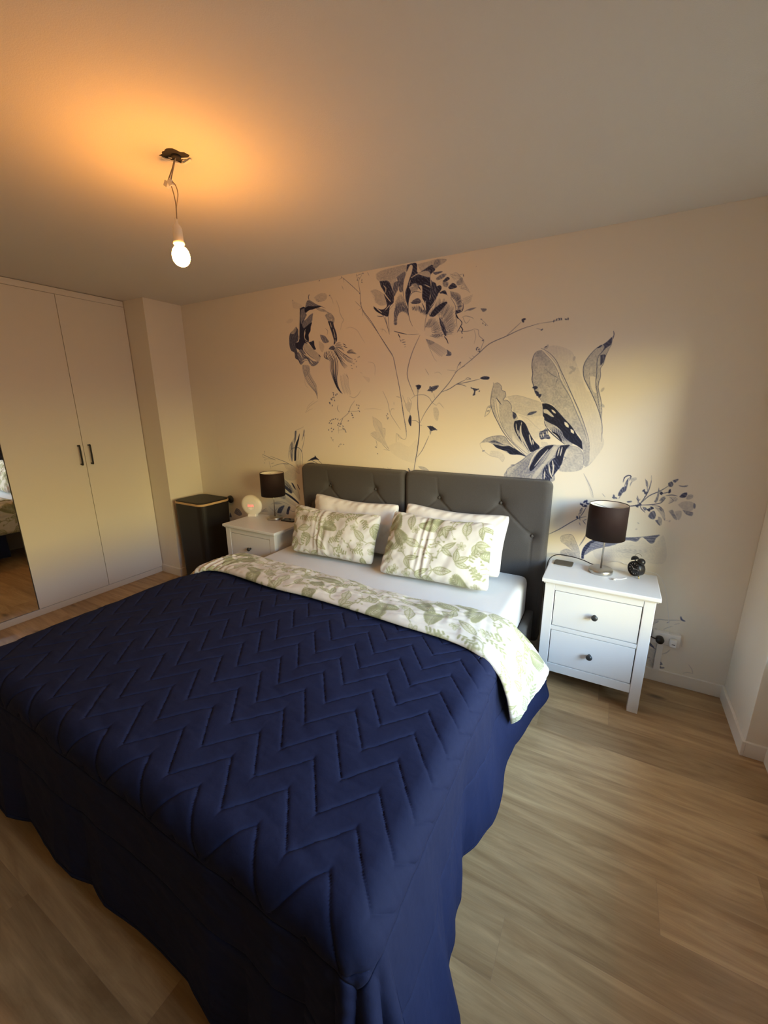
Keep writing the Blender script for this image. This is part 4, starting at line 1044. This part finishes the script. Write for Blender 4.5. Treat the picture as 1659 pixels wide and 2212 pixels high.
# ------------------------------------------------------------------ double socket with its plugs
sk = empty('wall_socket', (4.06, 0, .30), 'white double wall socket low on the wall right of the bedside table', 'socket'); bpy.context.view_layer.update()
child_local(box('housing', 3.985, 4.125, -.034, -.0015, .262, .338, M['plastic'], sk, .006, 3))
for cx in (4.022, 4.088): child_local(lathe('socket_well', [(.0001, -.0345), (.019, -.0345), (.020, -.037), (.022, -.037), (.022, -.034)], M['plastic'], sk, (cx, 0, .300), 32, 'Y', False))
tag(box('cable_trunking', 4.018, 4.050, -.017, -.0015, .080, .2615, M['plastic'], None, .003), 'short white cable duct between the socket and the baseboard', 'cable duct')
pg = empty('power_plug', (4.022, -.038, .30), 'black round power plug in the left half of the wall socket', 'plug'); bpy.context.view_layer.update()
child_local(lathe('plug_body', [(.0001, -.0375), (.018, -.0375), (.021, -.043), (.022, -.062), (.018, -.072), (.0001, -.074)], M['black'], pg, (4.022, 0, .300), 36, 'Y', False))
child_local(tube('cable', [(4.006, -.058, .302), (3.985, -.058, .308), (3.955, -.052, .318), (3.90, -.035, .335), (3.80, -.030, .35)], .0040, M['black'], pg))
pc = empty('phone_charger', (4.088, -.038, .30), 'small white charger plug in the right half of the wall socket', 'plug'); bpy.context.view_layer.update()
child_local(box('charger_body', 4.070, 4.106, -.066, -.0375, .272, .318, M['plastic'], pc, .006, 3))
child_local(box('port', 4.080, 4.096, -.0665, -.0660, .290, .294, M['black'], pc))

# ------------------------------------------------------------------ round wake-up light
wl = empty('wake_up_light', (.905, -.20, .7), 'round cream wake-up clock with red digits on the left bedside table', 'clock', rz=.35); bpy.context.view_layer.update()
ZC = .086
pr = [(.0001, -.020), (.064, -.019), (.086, -.014), (.094, -.006), (.096, .004), (.092, .016), (.074, .026), (.0001, .030)]
ds = lathe('light_disc', pr, M['cream'], wl, (0, 0, 0), 64, 'Y', False); ds.location = (0, 0, ZC+.013); ds.rotation_euler = (.12, 0, 0)
rounded_prism('stand', [(-.042, .042, -.022, .040, .012, .0005), (-.038, .038, -.016, .030, .010, .018), (-.028, .028, -.004, .024, .008, .024)], M['cream'], wl).matrix_parent_inverse = Matrix()
rg = lathe('display_ring', [(.036, -.0204), (.0375, -.0208), (.039, -.0204)], M['dialwhite'], ds, (0, 0, 0), 48, 'Y', False)
def digit(ch, x, z, h, bm, y=-.0205):
    S = {'0': 'abcdef', '1': 'bc', '2': 'abged', '3': 'abgcd', '7': 'abc', '9': 'abcdfg'}[ch]; w2 = h*.27; h2 = h/2; t = h*.06
    G = {'a': (-w2, w2, h2-t, h2+t), 'd': (-w2, w2, -h2-t, -h2+t), 'g': (-w2, w2, -t, t), 'f': (-w2-t, -w2+t, 0, h2), 'e': (-w2-t, -w2+t, -h2, 0), 'b': (w2-t, w2+t, 0, h2), 'c': (w2-t, w2+t, -h2, 0)}
    for s in S: a, b, c, d = G[s]; bm_box(bm, x+a, x+b, y-.0006, y, z+c, z+d)
bm = bmesh.new()
for ch, x in (('2', -.021), ('0', -.009), ('0', .009), ('3', .021)): digit(ch, x, .002, .016, bm)
for z in (.006, -.002): bm_box(bm, -.001, .001, -.0211, -.0205, z-.001, z+.001)
bm_obj('digits', bm, M['red'], ds)['label'] = 'red glowing digits'
bm = bmesh.new()
for x, z in ((-.018, -.026), (-.006, -.030), (.006, -.030), (.018, -.026), (.0, -.022)): bm_box(bm, x-.002, x+.002, -.0211, -.0200, z-.002, z+.002)
bm_obj('buttons', bm, M['led'], ds)

# ------------------------------------------------------------------ the bed
bed = empty('double_bed', (2.38, -1.2, 0), 'double bed frame upholstered in dark grey fabric with a tufted headboard', 'bed'); bpy.context.view_layer.update()
XL, XR, YF = 1.41, 3.352, -2.25
G = M['grey']
def head_panel(x0, x1, z0, z1, yb, yf, tufts, creases):
    nx = int((x1-x0)/.008); nz = int((z1-z0)/.008); X = np.linspace(x0, x1, nx); Z = np.linspace(z0, z1, nz); XX, ZZ = np.meshgrid(X, Z)
    r = .035
    ex = np.minimum(XX-x0, x1-XX); ez = np.minimum(z1-ZZ, 1)
    e = np.minimum(ex, ez); ru = np.where(e < r, r-np.sqrt(np.maximum(r*r-(r-e)**2, 0)), 0)*.9
    Y = yf+ru
    for tx, tz in tufts:
        d = np.hypot(XX-tx, (ZZ-tz)); Y += .020*np.exp(-(d/.030)**2)+.012*np.exp(-(d/.085)**2)
    for (ax, az), (bx, bz) in creases:
        A = np.array([ax, az]); B = np.array([bx, bz]); D = B-A; t = np.clip(((XX-ax)*D[0]+(ZZ-az)*D[1])/(D@D), 0, 1)
        d = np.hypot(XX-ax-t*D[0], ZZ-az-t*D[1]); Y += .0075*np.exp(-(d/.007)**2)*(1-.75*t)
    Y = np.minimum(Y, yb-.002)
    # rounded upper corners
    P = np.stack([XX, Y, ZZ], -1); rc = .045
    for sx in (x0, x1):
        cx = sx+rc if sx == x0 else sx-rc; m = ((XX < cx) if sx == x0 else (XX > cx)) & (ZZ > z1-rc)
        u = (XX-cx)/rc; v = (ZZ-(z1-rc))/rc; k = np.maximum(np.abs(u), np.abs(v))/np.maximum(np.hypot(u, v), 1e-6)
        P[..., 0] = np.where(m, cx+u*rc*k, P[..., 0]); P[..., 2] = np.where(m, z1-rc+v*rc*k, P[..., 2])
    F = P.reshape(nz, nx, 3)
    # close with a back sheet: fold the rim to the back plane
    rim = np.concatenate([F[0, :], F[1:, -1], F[-1, -2::-1], F[-2:0:-1, 0]]); back = rim.copy(); back[:, 1] = yb
    me = grid_mesh('headboard_panel', F, G, bed, flip=False)
    bm = bmesh.new(); bm.from_mesh(me.data)
    a = [bm.verts.new(p) for p in rim]; b = [bm.verts.new(p) for p in back]
    for k in range(len(a)): bm.faces.new((a[k], b[k], b[(k+1) % len(a)], a[(k+1) % len(a)]))
    bm.faces.new(b)
    bmesh.ops.remove_doubles(bm, verts=bm.verts, dist=1e-5); bmesh.ops.recalc_face_normals(bm, faces=bm.faces)
    for f in bm.faces: f.smooth = True
    bm.to_mesh(me.data); bm.free(); child_local(me); bpy.context.view_layer.update()
    for tx, tz in tufts:
        child_local(lathe('tuft_button', [(.0001, -.006), (.006, -.005), (.010, -.001), (.010, .004), (.0001, .004)], G, me, (tx, yf+.030, tz), 20, 'Y', False))
    return me
ZH = 1.192; XM = 2.366
TL = [(1.690, 1.025), (2.110, 1.035), (1.47, .835), (1.90, .835), (2.31, .835)]
TR = [(2.625, 1.022), (3.052, 1.030), (2.43, .835), (2.84, .835), (3.262, .835)]
def cre(T):
    L = []
    for t in T[:2]:
        L.append((t, (t[0]-.01, 1.17)))
        for q in T[2:]:
            if abs(q[0]-t[0]) < .26: L.append((t, q)); L.append((q, t))
    for q in T[2:]: L.append((q, (q[0], .60)))
    return L
head_panel(XL, XM-.002, .12, ZH-.008, -.012, -.112, TL, cre(TL)); head_panel(XM+.002, XR, .12, ZH, -.012, -.112, TR, cre(TR))
child_local(boxes('leg', [(XL+.08, XL+.14, -.09, -.03, 0, .119)], M['black'], bed)); child_local(boxes('leg', [(XR-.14, XR-.08, -.09, -.03, 0, .119)], M['black'], bed))
child_local(box('leg', XL+.10, XL+.16, -2.17, -2.11, 0, .119, M['black'], bed)); child_local(box('leg', XR-.18, XR-.12, -2.17, -2.11, 0, .119, M['black'], bed))
child_local(box('side_rail', 1.470, 1.515, -2.19, -.117, .12, .345, G, bed, .018, 4, True)); child_local(box('side_rail', 3.27, 3.318, -2.19, -.117, .12, .345, G, bed, .018, 4, True))
child_local(box('foot_rail', 1.517, 3.268, -2.19, -2.15, .12, .345, G, bed, .015, 4, True))
child_local(boxes('slat', [(1.516, 3.269, -2.14+k*.25, -2.06+k*.25, .27, .295) for k in range(8)], M['bamboo'], bed))

# mattress with a white fitted sheet
def soft_box(name, x0, x1, y0, y1, z0, z1, r, m, parent=None, wob=.003, res=.02):
    bm = bmesh.new(); bm_box(bm, x0, x1, y0, y1, z0, z1, r, 6)
    o = bm_obj(name, bm, m, parent, True); return o
def fitted_mattress():
    x0, x1, y0, y1, z0, z1, r = 1.482, 3.268, -2.17, -.120, .300, .580, .05
    bm = bmesh.new(); bm_box(bm, x0, x1, y0, y1, z0, z1, r, 6)
    o = bm_obj('mattress', bm, M['sheet'], None, True)
    return tag(o, 'mattress in a plain white fitted sheet, showing below the pillows', 'mattress')
fitted_mattress()

# ------------------------------------------------------------------ quilted bedspread: flat cloth coordinates (a, b) laid over the bed
QX0, QX1, QY0, QZ = 1.470, 3.280, -2.205, .643
RR = .055; DROP = .595
hemY = [-3, -2.35, -2.25, -2.02, -1.93, -1.82, -1.71, -1.61, -1.48, -1.30, -1.12, -.95, -.86, 0]
hemX = [.11, .12, .125, .110, .070, .034, .010, .002, .042, .000, .034, .010, .010, .010]
footX = [1.3, 1.5, 1.72, 1.83, 1.99, 2.09, 2.19, 2.28, 2.38, 2.53, 2.65, 2.78, 2.90, 3.02, 3.12, 3.20, 3.26, 3.4]
footO = [.03, .045, .060, .022, .034, .044, .042, .020, .030, .018, .016, .020, .042, .018, .050, .012, .050, .03]
def drape(a, b, off):
    nx = np.clip(a, QX0, QX1); ny = np.maximum(b, QY0); dx = a-nx; dy = b-ny; d = np.hypot(dx, dy); dd = np.maximum(d, 1e-9); ux = dx/dd; uy = dy/dd
    d = np.where(d > DROP, DROP+(d-DROP)*.35, d); r = RR+off; ph = np.minimum(d/RR, PI/2); rest = np.maximum(d-RR*PI/2, 0)
    out = r*np.sin(ph)+rest*.02; z = QZ+off-r*(1-np.cos(ph))-rest*.999
    f = np.clip((d/DROP), 0, 1.2)**1.25
    side = np.interp(ny+dy*.3, hemY, hemX)+.010*np.sin(ny*21+1)+.006*np.sin(ny*43); foot = np.interp(nx, footX, footO)
    wx = np.abs(ux); wy = np.abs(uy); lat = np.where(ux > 0, side, .018+.016*np.sin(ny*17))
    amp = (lat*wx**2+foot*wy**2)
    corner = (np.abs(dx) > 1e-6) & (np.abs(dy) > 1e-6); th = np.arctan2(np.abs(dy), np.abs(dx))
    amp = amp+np.where(corner, .055*np.sin(th*11.5+.4)*np.sin(2*th).clip(0, 1)**.5*np.clip((d-.05)/.2, 0, 1)+.03*np.sin(2*th), 0)
    out = out+amp*f
    zc = z; low = np.maximum(.018+off*.5-zc, 0); z = zc+low; out = out+low*.6
    X = nx+ux*out; Y = ny+uy*out
    # head-side corner on the right swings towards the headboard and out
    k = np.clip((b+1.55)/.5, 0, 1); k = k*k*(3-2*k); g = np.where(ux > .5, k, 0)*f
    Y = Y+.58*g*np.clip(d/DROP, 0, 1); X = X+.115*g*np.clip(d/DROP, 0, 1)
    z = z-.022*np.clip((b+1.32)/.18, 0, 1)*(1-f.clip(0, 1)); return X-ux*.012*np.clip((b+1.32)/.18, 0, 1), Y, z
A = np.arange(QX0-DROP, QX1+DROP+.001, .0041); B = np.arange(QY0-DROP, -1.02, .0041); AA, BB = np.meshgrid(A, B)
per = .2175; u = ((AA-2.992)/per) % 1; tri = .130*(np.abs(2*u-1)-.5)*1.0
q = (BB+2.096-.065-tri)/.110; dist = np.abs(q-np.round(q))*.110*.64
inside = np.minimum.reduce([QX1+.085-AA, AA-(QX0-.085), BB-(QY0-.10)])
dist = np.where(inside > 0, dist, .05); dist = np.minimum(dist, np.abs(inside+.012)); dist = np.minimum(dist, np.abs(inside+.20))
D = np.minimum.reduce([QX1+DROP-AA, AA-(QX0-DROP), BB-(QY0-DROP)])
dist = np.minimum(dist, np.abs(D-.012))
puff = .0038*(1-np.exp(-(dist/.0052)**2))+.0010*(1-np.exp(-(dist/.02)**2))
def noise_on(A_, B_, s, amp):
    n = vnoise(int((B_.max()-B_.min())/s)+4, int((A_.max()-A_.min())/s)+4, 1.0001, 1.0001); y = (B_-B_.min())/s; x = (A_-A_.min())/s; yi = y.astype(int); xi = x.astype(int); fy = y-yi; fx = x-xi; fy = fy*fy*(3-2*fy); fx = fx*fx*(3-2*fx)
    return ((n[yi, xi]*(1-fx)+n[yi, xi+1]*fx)*(1-fy)+(n[yi+1, xi]*(1-fx)+n[yi+1, xi+1]*fx)*fy-.5)*amp
puff = puff+noise_on(AA, BB, .19, .008)+noise_on(AA*1.0+BB*.6, BB*2.2, .07, .0035)+noise_on(AA*.5, BB*1.6, .022, .0014)
X, Y, Z = drape(AA, BB, puff)
qo = grid_mesh('bedspread', np.stack([X, Y, Z], -1), M['navy'])
so = qo.modifiers.new('thickness', 'SOLIDIFY'); so.thickness = .009; so.offset = -1
tag(qo, 'large navy blue quilted bedspread with zigzag stitching, draped over the bed to the floor', 'bedspread')

# ------------------------------------------------------------------ leaf print
def leaf_print():
    c = Canvas(0, 0, 1.5, 1.0, .0023)
    st_ = c.stroke; c.stroke = lambda P, w, v, taper=.6, k=None: st_(P, w*1.35, min(1, v*1.15), taper)
    def rot(P, a, o): P = np.asarray(P, float); ca, sa = math.cos(a), math.sin(a); return np.stack([P[:, 0]*ca-P[:, 1]*sa+o[0], P[:, 0]*sa+P[:, 1]*ca+o[1]], 1)
    def leaf(o, a, L, W, bend=.15, tone=.20):
        t = np.linspace(0, 1, 9); up = np.stack([t*L, W*np.sin(PI*t**.8)+bend*L*t*t], 1); dn = np.stack([t*L, -W*np.sin(PI*t**.8)+bend*L*t*t], 1)
        pts = rot(np.vstack([up, dn[::-1]]), a, o); c.fill(pts, tone, .5, 40); c.stroke(rot(up, a, o), .0035, .72, .3); c.stroke(rot(dn, a, o), .0035, .72, .3)
        mid = np.stack([t*L, bend*L*t*t], 1); c.stroke(rot(mid, a, o), .0035, .75, .3)
        for k in range(1, 7):
            for s, E in ((1, up), (-1, dn)):
                p = mid[k]; q = E[min(8, k+1)]; c.stroke(rot([p, (p*.4+q*.6)+[0, -.0], q*.9+p*.1], a, o), .0022, .6, .5)
    def fern(o, a, L, n=11, W=.05, bend=.2, tone=.68):
        mid = lambda t: np.array([t*L, bend*L*t*t]); c.stroke(rot([mid(t) for t in np.linspace(0, 1, 8)], a, o), .0035, tone, .3)
        for k in range(n):
            t = (k+1)/(n+1); w_ = W*math.sin(PI*(t*.85+.12))
            for s in (-1, 1):
                p = mid(t); c.stroke(rot([p, p+[w_*.45, s*w_*.6], p+[w_*1.05, s*w_]], a, o), .0062, tone, .75)
    def sprig(o, a, L, n=8, tone=.6):
        mid = lambda t: np.array([t*L, .25*L*math.sin(t*2)]); c.stroke(rot([mid(t) for t in np.linspace(0, 1, 8)], a, o), .0030, tone, .3)
        for k in range(n):
            t = (k+.6)/n; s = 1 if k % 2 else -1; p = mid(t); r = .008+.004*RNG.random()
            c.stroke(rot([p, p+[r*.6, s*r*1.2], p+[r*1.3, s*r*2.3]], a, o), .0085, tone, .7)
    def flower(o, r, tone=.42):
        for k in range(5):
            a = 2*PI*k/5+.3; P = rot([[0, 0], [r*.5, r*.28], [r, r*.22], [r*1.08, 0], [r, -r*.22], [r*.5, -r*.28], [0, 0]], a, o)
            c.fill(P[:-1], .12, .6, 30); c.stroke(P, .0026, tone+.1, .2)
            for s in (-.1, .1): c.stroke(rot([[r*.2, 0], [r*.75, r*s]], a, o), .0018, tone, .4)
        c.stroke(np.array([o, np.array(o)+[.003, 0]]), .008, .7, 0)
    def vine(o, a, L):
        P = rot([[0, 0], [L*.3, L*.12], [L*.6, -.02*L], [L, L*.16]], a, o); c.stroke(P, .0042, .55, .3)
        for p in P[1:]:
            for s in (-1, 1): q = p+RNG.normal(0, .03, 2); c.stroke(np.array([p, (p+q)/2+RNG.normal(0, .005, 2), q]), .0026, .5, .3); c.stroke(np.array([q, q+RNG.normal(0, .008, 2)]), .009, .6, .5)
    placed = []
    kinds = ['leaf3', 'fern', 'sprig', 'flower', 'vine', 'leaf2', 'fern', 'leafbig', 'sprig', 'flower', 'vine', 'sprig']
    for i in range(2600):
        o = np.array([RNG.uniform(-.02, 1.52), RNG.uniform(-.02, 1.02)]); kd = kinds[len(placed) % len(kinds)]
        rad = {'leaf3': .060, 'fern': .058, 'sprig': .034, 'flower': .030, 'vine': .044, 'leaf2': .046, 'leafbig': .048}[kd]
        if any(np.hypot(*(o-p)) < (rad+r)*.80 for p, r in placed): continue
        placed.append((o, rad)); a = RNG.uniform(0, 2*PI); d = lambda L, t=0: o-np.array([math.cos(a+t), math.sin(a+t)])*L
        if kd == 'leaf3':
            for t in (-.9, 0, .9): leaf(o, a+t, RNG.uniform(.065, .09), .019, RNG.uniform(-.2, .2))
        elif kd == 'leaf2':
            for t in (-.5, .7): leaf(o, a+t, .085, .016, .3)
            c.stroke(np.array([o, d(.04), d(.07, .4)]), .004, .6, .3)
        elif kd == 'leafbig': leaf(d(.055), a, .115, .026, .12); c.stroke(np.array([d(.055), d(.08, .2)]), .004, .6, .3)
        elif kd == 'fern': fern(d(.065), a, .14, 12, .048, RNG.uniform(-.3, .3))
        elif kd == 'sprig': sprig(d(.035), a, .085, 9)
        elif kd == 'flower': flower(o, .026)
        else: vine(d(.045), a, .11)
    c.d = np.clip(c.d, 0, 1); return c
LP = leaf_print()
def mir(v, L): v = np.mod(v, 2*L); return np.where(v > L, 2*L-v, v)
def leaf_at(x, y): return LP.sample(mir(x, 1.49), mir(y, .99))

# ------------------------------------------------------------------ duvet: hidden body under the bedspread and the turned-back leaf-print band
head = [(1.375, -.845, .33), (1.385, -.83, .45), (1.400, -.80, .57), (1.452, -.787, .625), (1.75, -.80, .622), (2.11, -.812, .618), (2.40, -.83, .618), (2.68, -.847, .618), (2.95, -.835, .618), (3.17, -.815, .618), (3.28, -.82, .606), (3.345, -.815, .560), (3.405, -.79, .490), (3.455, -.768, .415), (3.498, -.748, .352)]
foot = [(1.385, -1.265, .33), (1.392, -1.25, .45), (1.405, -1.225, .57), (1.47, -1.190, .648), (1.62, -1.135, .655), (2.05, -1.160, .655), (2.30, -1.152, .655), (2.60, -1.162, .655), (2.86, -1.180, .655), (3.12, -1.195, .655), (3.26, -1.232, .650), (3.350, -1.262, .612), (3.392, -1.265, .530), (3.402, -1.22, .420), (3.398, -1.135, .290)]
def curve3(P, n):
    V = np.array([tuple(v) for v in smooth_path(P, 10)]); d = np.r_[0, np.cumsum(np.linalg.norm(np.diff(V, axis=0), axis=1))]; t = np.linspace(0, d[-1], n)
    return np.stack([np.interp(t, d, V[:, k]) for k in range(3)], 1), d[-1]
NS, NT = 620, 84
Hc, LH = curve3(head, NS); Fc, LF = curve3(foot, NS)
t = np.linspace(0, 1, NT)[:, None, None]; S = Hc[None]*(1-t)+Fc[None]*t
du = np.gradient(S, axis=1); dv = np.gradient(S, axis=0); N = np.cross(dv, du); N /= np.linalg.norm(N, axis=-1, keepdims=True)+1e-9
N = np.where((N[..., 2:3] < -.2), -N, N)
tt = np.linspace(0, 1, NT)[:, None]; ss = np.linspace(0, 1, NS)[None]*LH
thick = .034*np.sqrt(np.clip(1-np.abs(2*tt-1)**3.2, 0, 1))*np.clip(np.minimum(ss, LH-ss)/.03, 0, 1)**.5
gx, gy = np.meshgrid(np.linspace(0, LH, NS), np.linspace(0, .4, NT))
wr = noise_on(gx, gy, .13, .020)+noise_on(gx+gy*.8, gy*2.5, .05, .008)+noise_on(gx*2.0, gy*.6, .05, .005)
wr = wr*np.sqrt(np.clip(1-np.abs(2*tt-1)**4, 0, 1))
# gathers along the left edge where it falls off the bed
gl = np.exp(-((ss-.28)/.16)**2)*.010*np.sin(ss*150+tt*5)*np.clip(tt*1.6-.2, 0, 1)
top = S+N*(thick+wr*.9+gl)[..., None]; bot = S-N*(.004+.006*thick/.034)[..., None]
bot[..., 2] = np.where(bot[..., 2] < 0, 0, bot[..., 2])
loop = np.concatenate([top, bot[::-1][1:-1]], 0)            # closed around the short direction
vv = np.concatenate([np.linspace(0, .40, NT), np.linspace(.40, 0, NT)[1:-1]])[:, None]+0*ss; uu = ss+0*vv
dvt = grid_mesh('duvet', np.transpose(loop, (1, 0, 2)), M['leaf'], None, 'print', leaf_at(uu+.35, vv+.22).T, flip=True, wrap=True)
bm = bmesh.new(); bm.from_mesh(dvt.data); bmesh.ops.holes_fill(bm, edges=[e for e in bm.edges if e.is_boundary], sides=0); bm.to_mesh(dvt.data); bm.free()
tag(dvt, 'white duvet with olive green leaf print, folded back across the bed above the bedspread', 'duvet')
db = box('duvet_body', 1.475, 3.275, -2.19, -1.03, .5815, .628, M['leaf'], dvt, .02, 5, True)

# ------------------------------------------------------------------ pillows
def pillow(TLc, TRc, BRc, BLc, th, m, label, printed=False, seed=(0, 0), pleat=0, sag=.02, group='four pillows on the bed'):
    TLc, TRc, BRc, BLc = [np.array(p, float) for p in (TLc, TRc, BRc, BLc)]
    W = np.linalg.norm(TRc-TLc); Hh = np.linalg.norm(BLc-TLc); st = .0045 if printed else .009
    n = int(W/st); k = int(Hh/st); s = np.linspace(0, 1, n)[None, :]; r = np.linspace(0, 1, k)[:, None]
    # concave sides so that the corners stick out a little
    s2 = .5+(s-.5)*(1-.045*np.sin(PI*r)**1.0); r2 = .5+(r-.5)*(1-.05*np.sin(PI*s))
    C = lambda s_, r_: (TLc*(1-s_)[..., None]+TRc*s_[..., None])*(1-r_)[..., None]+(BLc*(1-s_)[..., None]+BRc*s_[..., None])*r_[..., None]
    cc = (np.abs(2*s-1)*np.abs(2*r-1))**7*.045; s2 = .5+(s2-.5)*(1-cc); r2 = .5+(r2-.5)*(1-cc*1.3)
    P0 = C(s2+0*r, r2+0*s); nrm = np.cross(TRc-TLc, BLc-TLc); nrm /= np.linalg.norm(nrm)
    if nrm[1] > 0: nrm = -nrm
    prof = (np.clip(1-np.abs(2*s-1)**3.0, 0, 1)*np.clip(1-np.abs(2*r-1)**2.8, 0, 1))**.42
    gx, gy = np.meshgrid(np.linspace(0, W, n), np.linspace(0, Hh, k))
    wk = (noise_on(gx, gy, .11, .022)+noise_on(gx*1.3+gy*.5, gy*.8-gx*.3, .06, .008)+noise_on(gx, gy, .03, .003))*np.clip(prof*1.6, 0, 1)
    ed = np.clip(np.minimum.reduce([s+0*r, 1-s+0*r, r+0*s, 1-r+0*s])*9, 0, 1); wk += (1-ed)*.004*np.sin((gx+gy)*95)*np.clip(prof*4, 0, 1)
    if pleat: 
        e = np.exp(-((s-.44)/.11)**2); wk += e*pleat*(np.sin(gx*92+gy*9+3*np.sin(gx*23))*.7+.5*np.sin(gx*47-gy*5))*np.clip(prof*2, 0, 1)
    P0[..., 2] -= sag*np.sin(PI*s)*(1-r)
    front = P0+nrm*(th*.60*prof+wk)[..., None]; back = P0-nrm*(th*.42*prof+wk*.4)[..., None]
    loop = np.concatenate([front, back[::-1][1:-1]], 0); uv = np.concatenate([np.linspace(0, Hh, k), np.linspace(Hh, 0, k)[1:-1]])[:, None]
    vals = leaf_at(s*W+0*uv+seed[0], -uv+0*s+seed[1]) if printed else None
    o = grid_mesh('pillow', np.transpose(loop, (1, 0, 2)), m, None, 'print' if printed else None, vals.T if printed else None, flip=True, wrap=True)
    bm = bmesh.new(); bm.from_mesh(o.data); bmesh.ops.remove_doubles(bm, verts=bm.verts, dist=1e-4); bmesh.ops.holes_fill(bm, edges=[e for e in bm.edges if e.is_boundary], sides=0); bmesh.ops.recalc_face_normals(bm, faces=bm.faces); bm.to_mesh(o.data); bm.free()
    return tag(o, label, 'pillow', group)
pillow((1.625, -.195, .985), (2.385, -.205, .975), (2.37, -.285, .60), (1.64, -.285, .60), .12, M['pillow'], 'plain white pillow against the left half of the headboard')
pillow((2.425, -.195, .995), (3.150, -.205, .990), (3.130, -.32, .60), (2.45, -.32, .60), .13, M['pillow'], 'plain white pillow against the right half of the headboard')
pillow((1.545, -.345, .915), (2.325, -.355, .925), (2.325, -.500, .600), (1.665, -.560, .612), .13, M['leaf'], 'leaf-print pillow in front of the left white pillow', True, (.10, .93), .005)
pillow((2.405, -.335, .965), (3.090, -.345, .965), (3.125, -.540, .600), (2.415, -.585, .600), .15, M['leaf'], 'leaf-print pillow in front of the right white pillow', True, (.74, .60), .006)

# ------------------------------------------------------------------ bare bulb on its wires
cx, cy = 2.097, -1.51
pn = empty('pendant_bulb', (cx, cy, H), 'bare glowing bulb hanging from the ceiling on thin wires', 'light bulb'); bpy.context.view_layer.update()
rnd = random.Random(3)
bm = bmesh.new()      # torn ceiling opening with its junction box: a dark irregular diamond
pts = []
for k in range(28):
    a = 2*PI*k/28; r = .050/(abs(math.cos(a))+abs(math.sin(a)))*(1+rnd.uniform(-.12, .14)); p = (r*math.cos(a)*1.15, r*math.sin(a)*.95); pts.append((cx+.875*p[0]-.485*p[1], cy+.485*p[0]+.875*p[1]))
V = [bm.verts.new((*p, H-.0008)) for p in pts]; V2 = [bm.verts.new((*p, H+.004)) for p in pts]; bm.faces.new(V); 
for k in range(28): bm.faces.new((V[k], V[(k+1) % 28], V2[(k+1) % 28], V2[k]))
child_local(bm_obj('ceiling_opening', bm, M['gap'], pn))['label'] = 'dark torn opening around the ceiling box'
def strap(ax, ay, bx, by, z, w_):
    bm = bmesh.new(); a = Vector((ax, ay, z)); b = Vector((bx, by, z)); d = (b-a).normalized(); n_ = Vector((-d.y, d.x, 0))*w_
    mid = [a, a.lerp(b, .3)+Vector((0, 0, -.003)), a.lerp(b, .7)+Vector((0, 0, -.002)), b]; top = []; 
    for m_ in mid: top.append([bm.verts.new(m_+n_+Vector((0, 0, q))) for q in (0, .0015)]+[bm.verts.new(m_-n_+Vector((0, 0, q))) for q in (.0015, 0)])
    for p, q in zip(top, top[1:]):
        for k in range(4): bm.faces.new((p[k], p[(k+1) % 4], q[(k+1) % 4], q[k]))
    bm.faces.new(top[0]); bm.faces.new(top[-1][::-1]); bmesh.ops.recalc_face_normals(bm, faces=bm.faces)
    return child_local(bm_obj('mounting_strap', bm, M['plastic'], pn))
def rf(a, b): return (cx+.875*a-.485*b, cy+.485*a+.875*b)
strap(*rf(-.052, .006), *rf(.000, .046), H-.006, .0050); strap(*rf(.004, .047), *rf(.050, .018), H-.006, .0045); strap(*rf(-.030, .010), *rf(.040, .014), H-.003, .0035)
child_local(lathe('ceiling_box', [(.0001, H-.010), (.015, H-.010), (.017, H-.006), (.017, H-.0005)], M['gap'], pn, (cx, cy+.004, 0), 24, 'Z', False))
B1 = (cx-.058, cy-.005, 2.470); B2 = (cx-.030, cy-.008, 2.466)
child_local(tube('ceiling_wire', [(cx-.002, cy, H-.008), (cx-.018, cy-.004, 2.513), (B1[0]+.006, B1[1], B1[2]+.008)], .0022, M['wire'], pn)); child_local(tube('ceiling_wire', [(cx+.002, cy, H-.008), (cx-.012, cy-.004, 2.513), (B2[0], B2[1], B2[2]+.008)], .0022, M['wire'], pn))
for i, b in enumerate((B1, B2)):
    o = box('terminal_block', -.008, .008, -.008, .008, -.010, .010, M['plastic'], pn, .002); o.location = Vector(b)-pn.location; o.rotation_euler = (.1, .6-.9*i, .3)
SX, SY = cx-.030, cy-.004; child_local(tube('lamp_wire', [(B2[0], B2[1], B2[2]-.008), (cx-.024, cy-.006, 2.43), (cx-.022, cy-.004, 2.395), (SX+.004, SY, 2.348)], .0018, M['wire'], pn)); child_local(tube('lamp_wire', [(B2[0]+.007, B2[1], B2[2]+.004), (cx-.008, cy-.006, 2.455), (cx-.003, cy-.004, 2.425), (cx-.020, cy-.004, 2.385), (SX+.003, SY+.001, 2.348)], .0018, M['wire'], pn))
child_local(lathe('bulb_socket', [(.0001, 2.352), (.005, 2.352), (.006, 2.335), (.012, 2.328), (.0175, 2.318), (.0185, 2.275), (.0205, 2.270), (.0205, 2.263), (.0175, 2.261), (.0165, 2.2565), (.0001, 2.2565)], M['plastic'], pn, (SX, SY, 0), 36, 'Z', False))
gl_m = bpy.data.materials.new('glowing_bulb_glass'); gl_m.use_nodes = True; p_ = gl_m.node_tree.nodes['Principled BSDF']; p_.inputs['Base Color'].default_value = (1, .9, .7, 1)
p_.inputs['Emission Color'].default_value = (*BULB_COL, 1); p_.inputs['Emission Strength'].default_value = BULB_W
child_local(lathe('light_bulb', [(.0001, 2.256), (.013, 2.2555), (.022, 2.250), (.029, 2.240), (.0325, 2.226), (.0325, 2.214), (.029, 2.201), (.021, 2.191), (.011, 2.1855), (.0001, 2.184)], gl_m, pn, (SX+.004, SY, 0), 40, 'Z', False))['label'] = 'glowing round bulb'
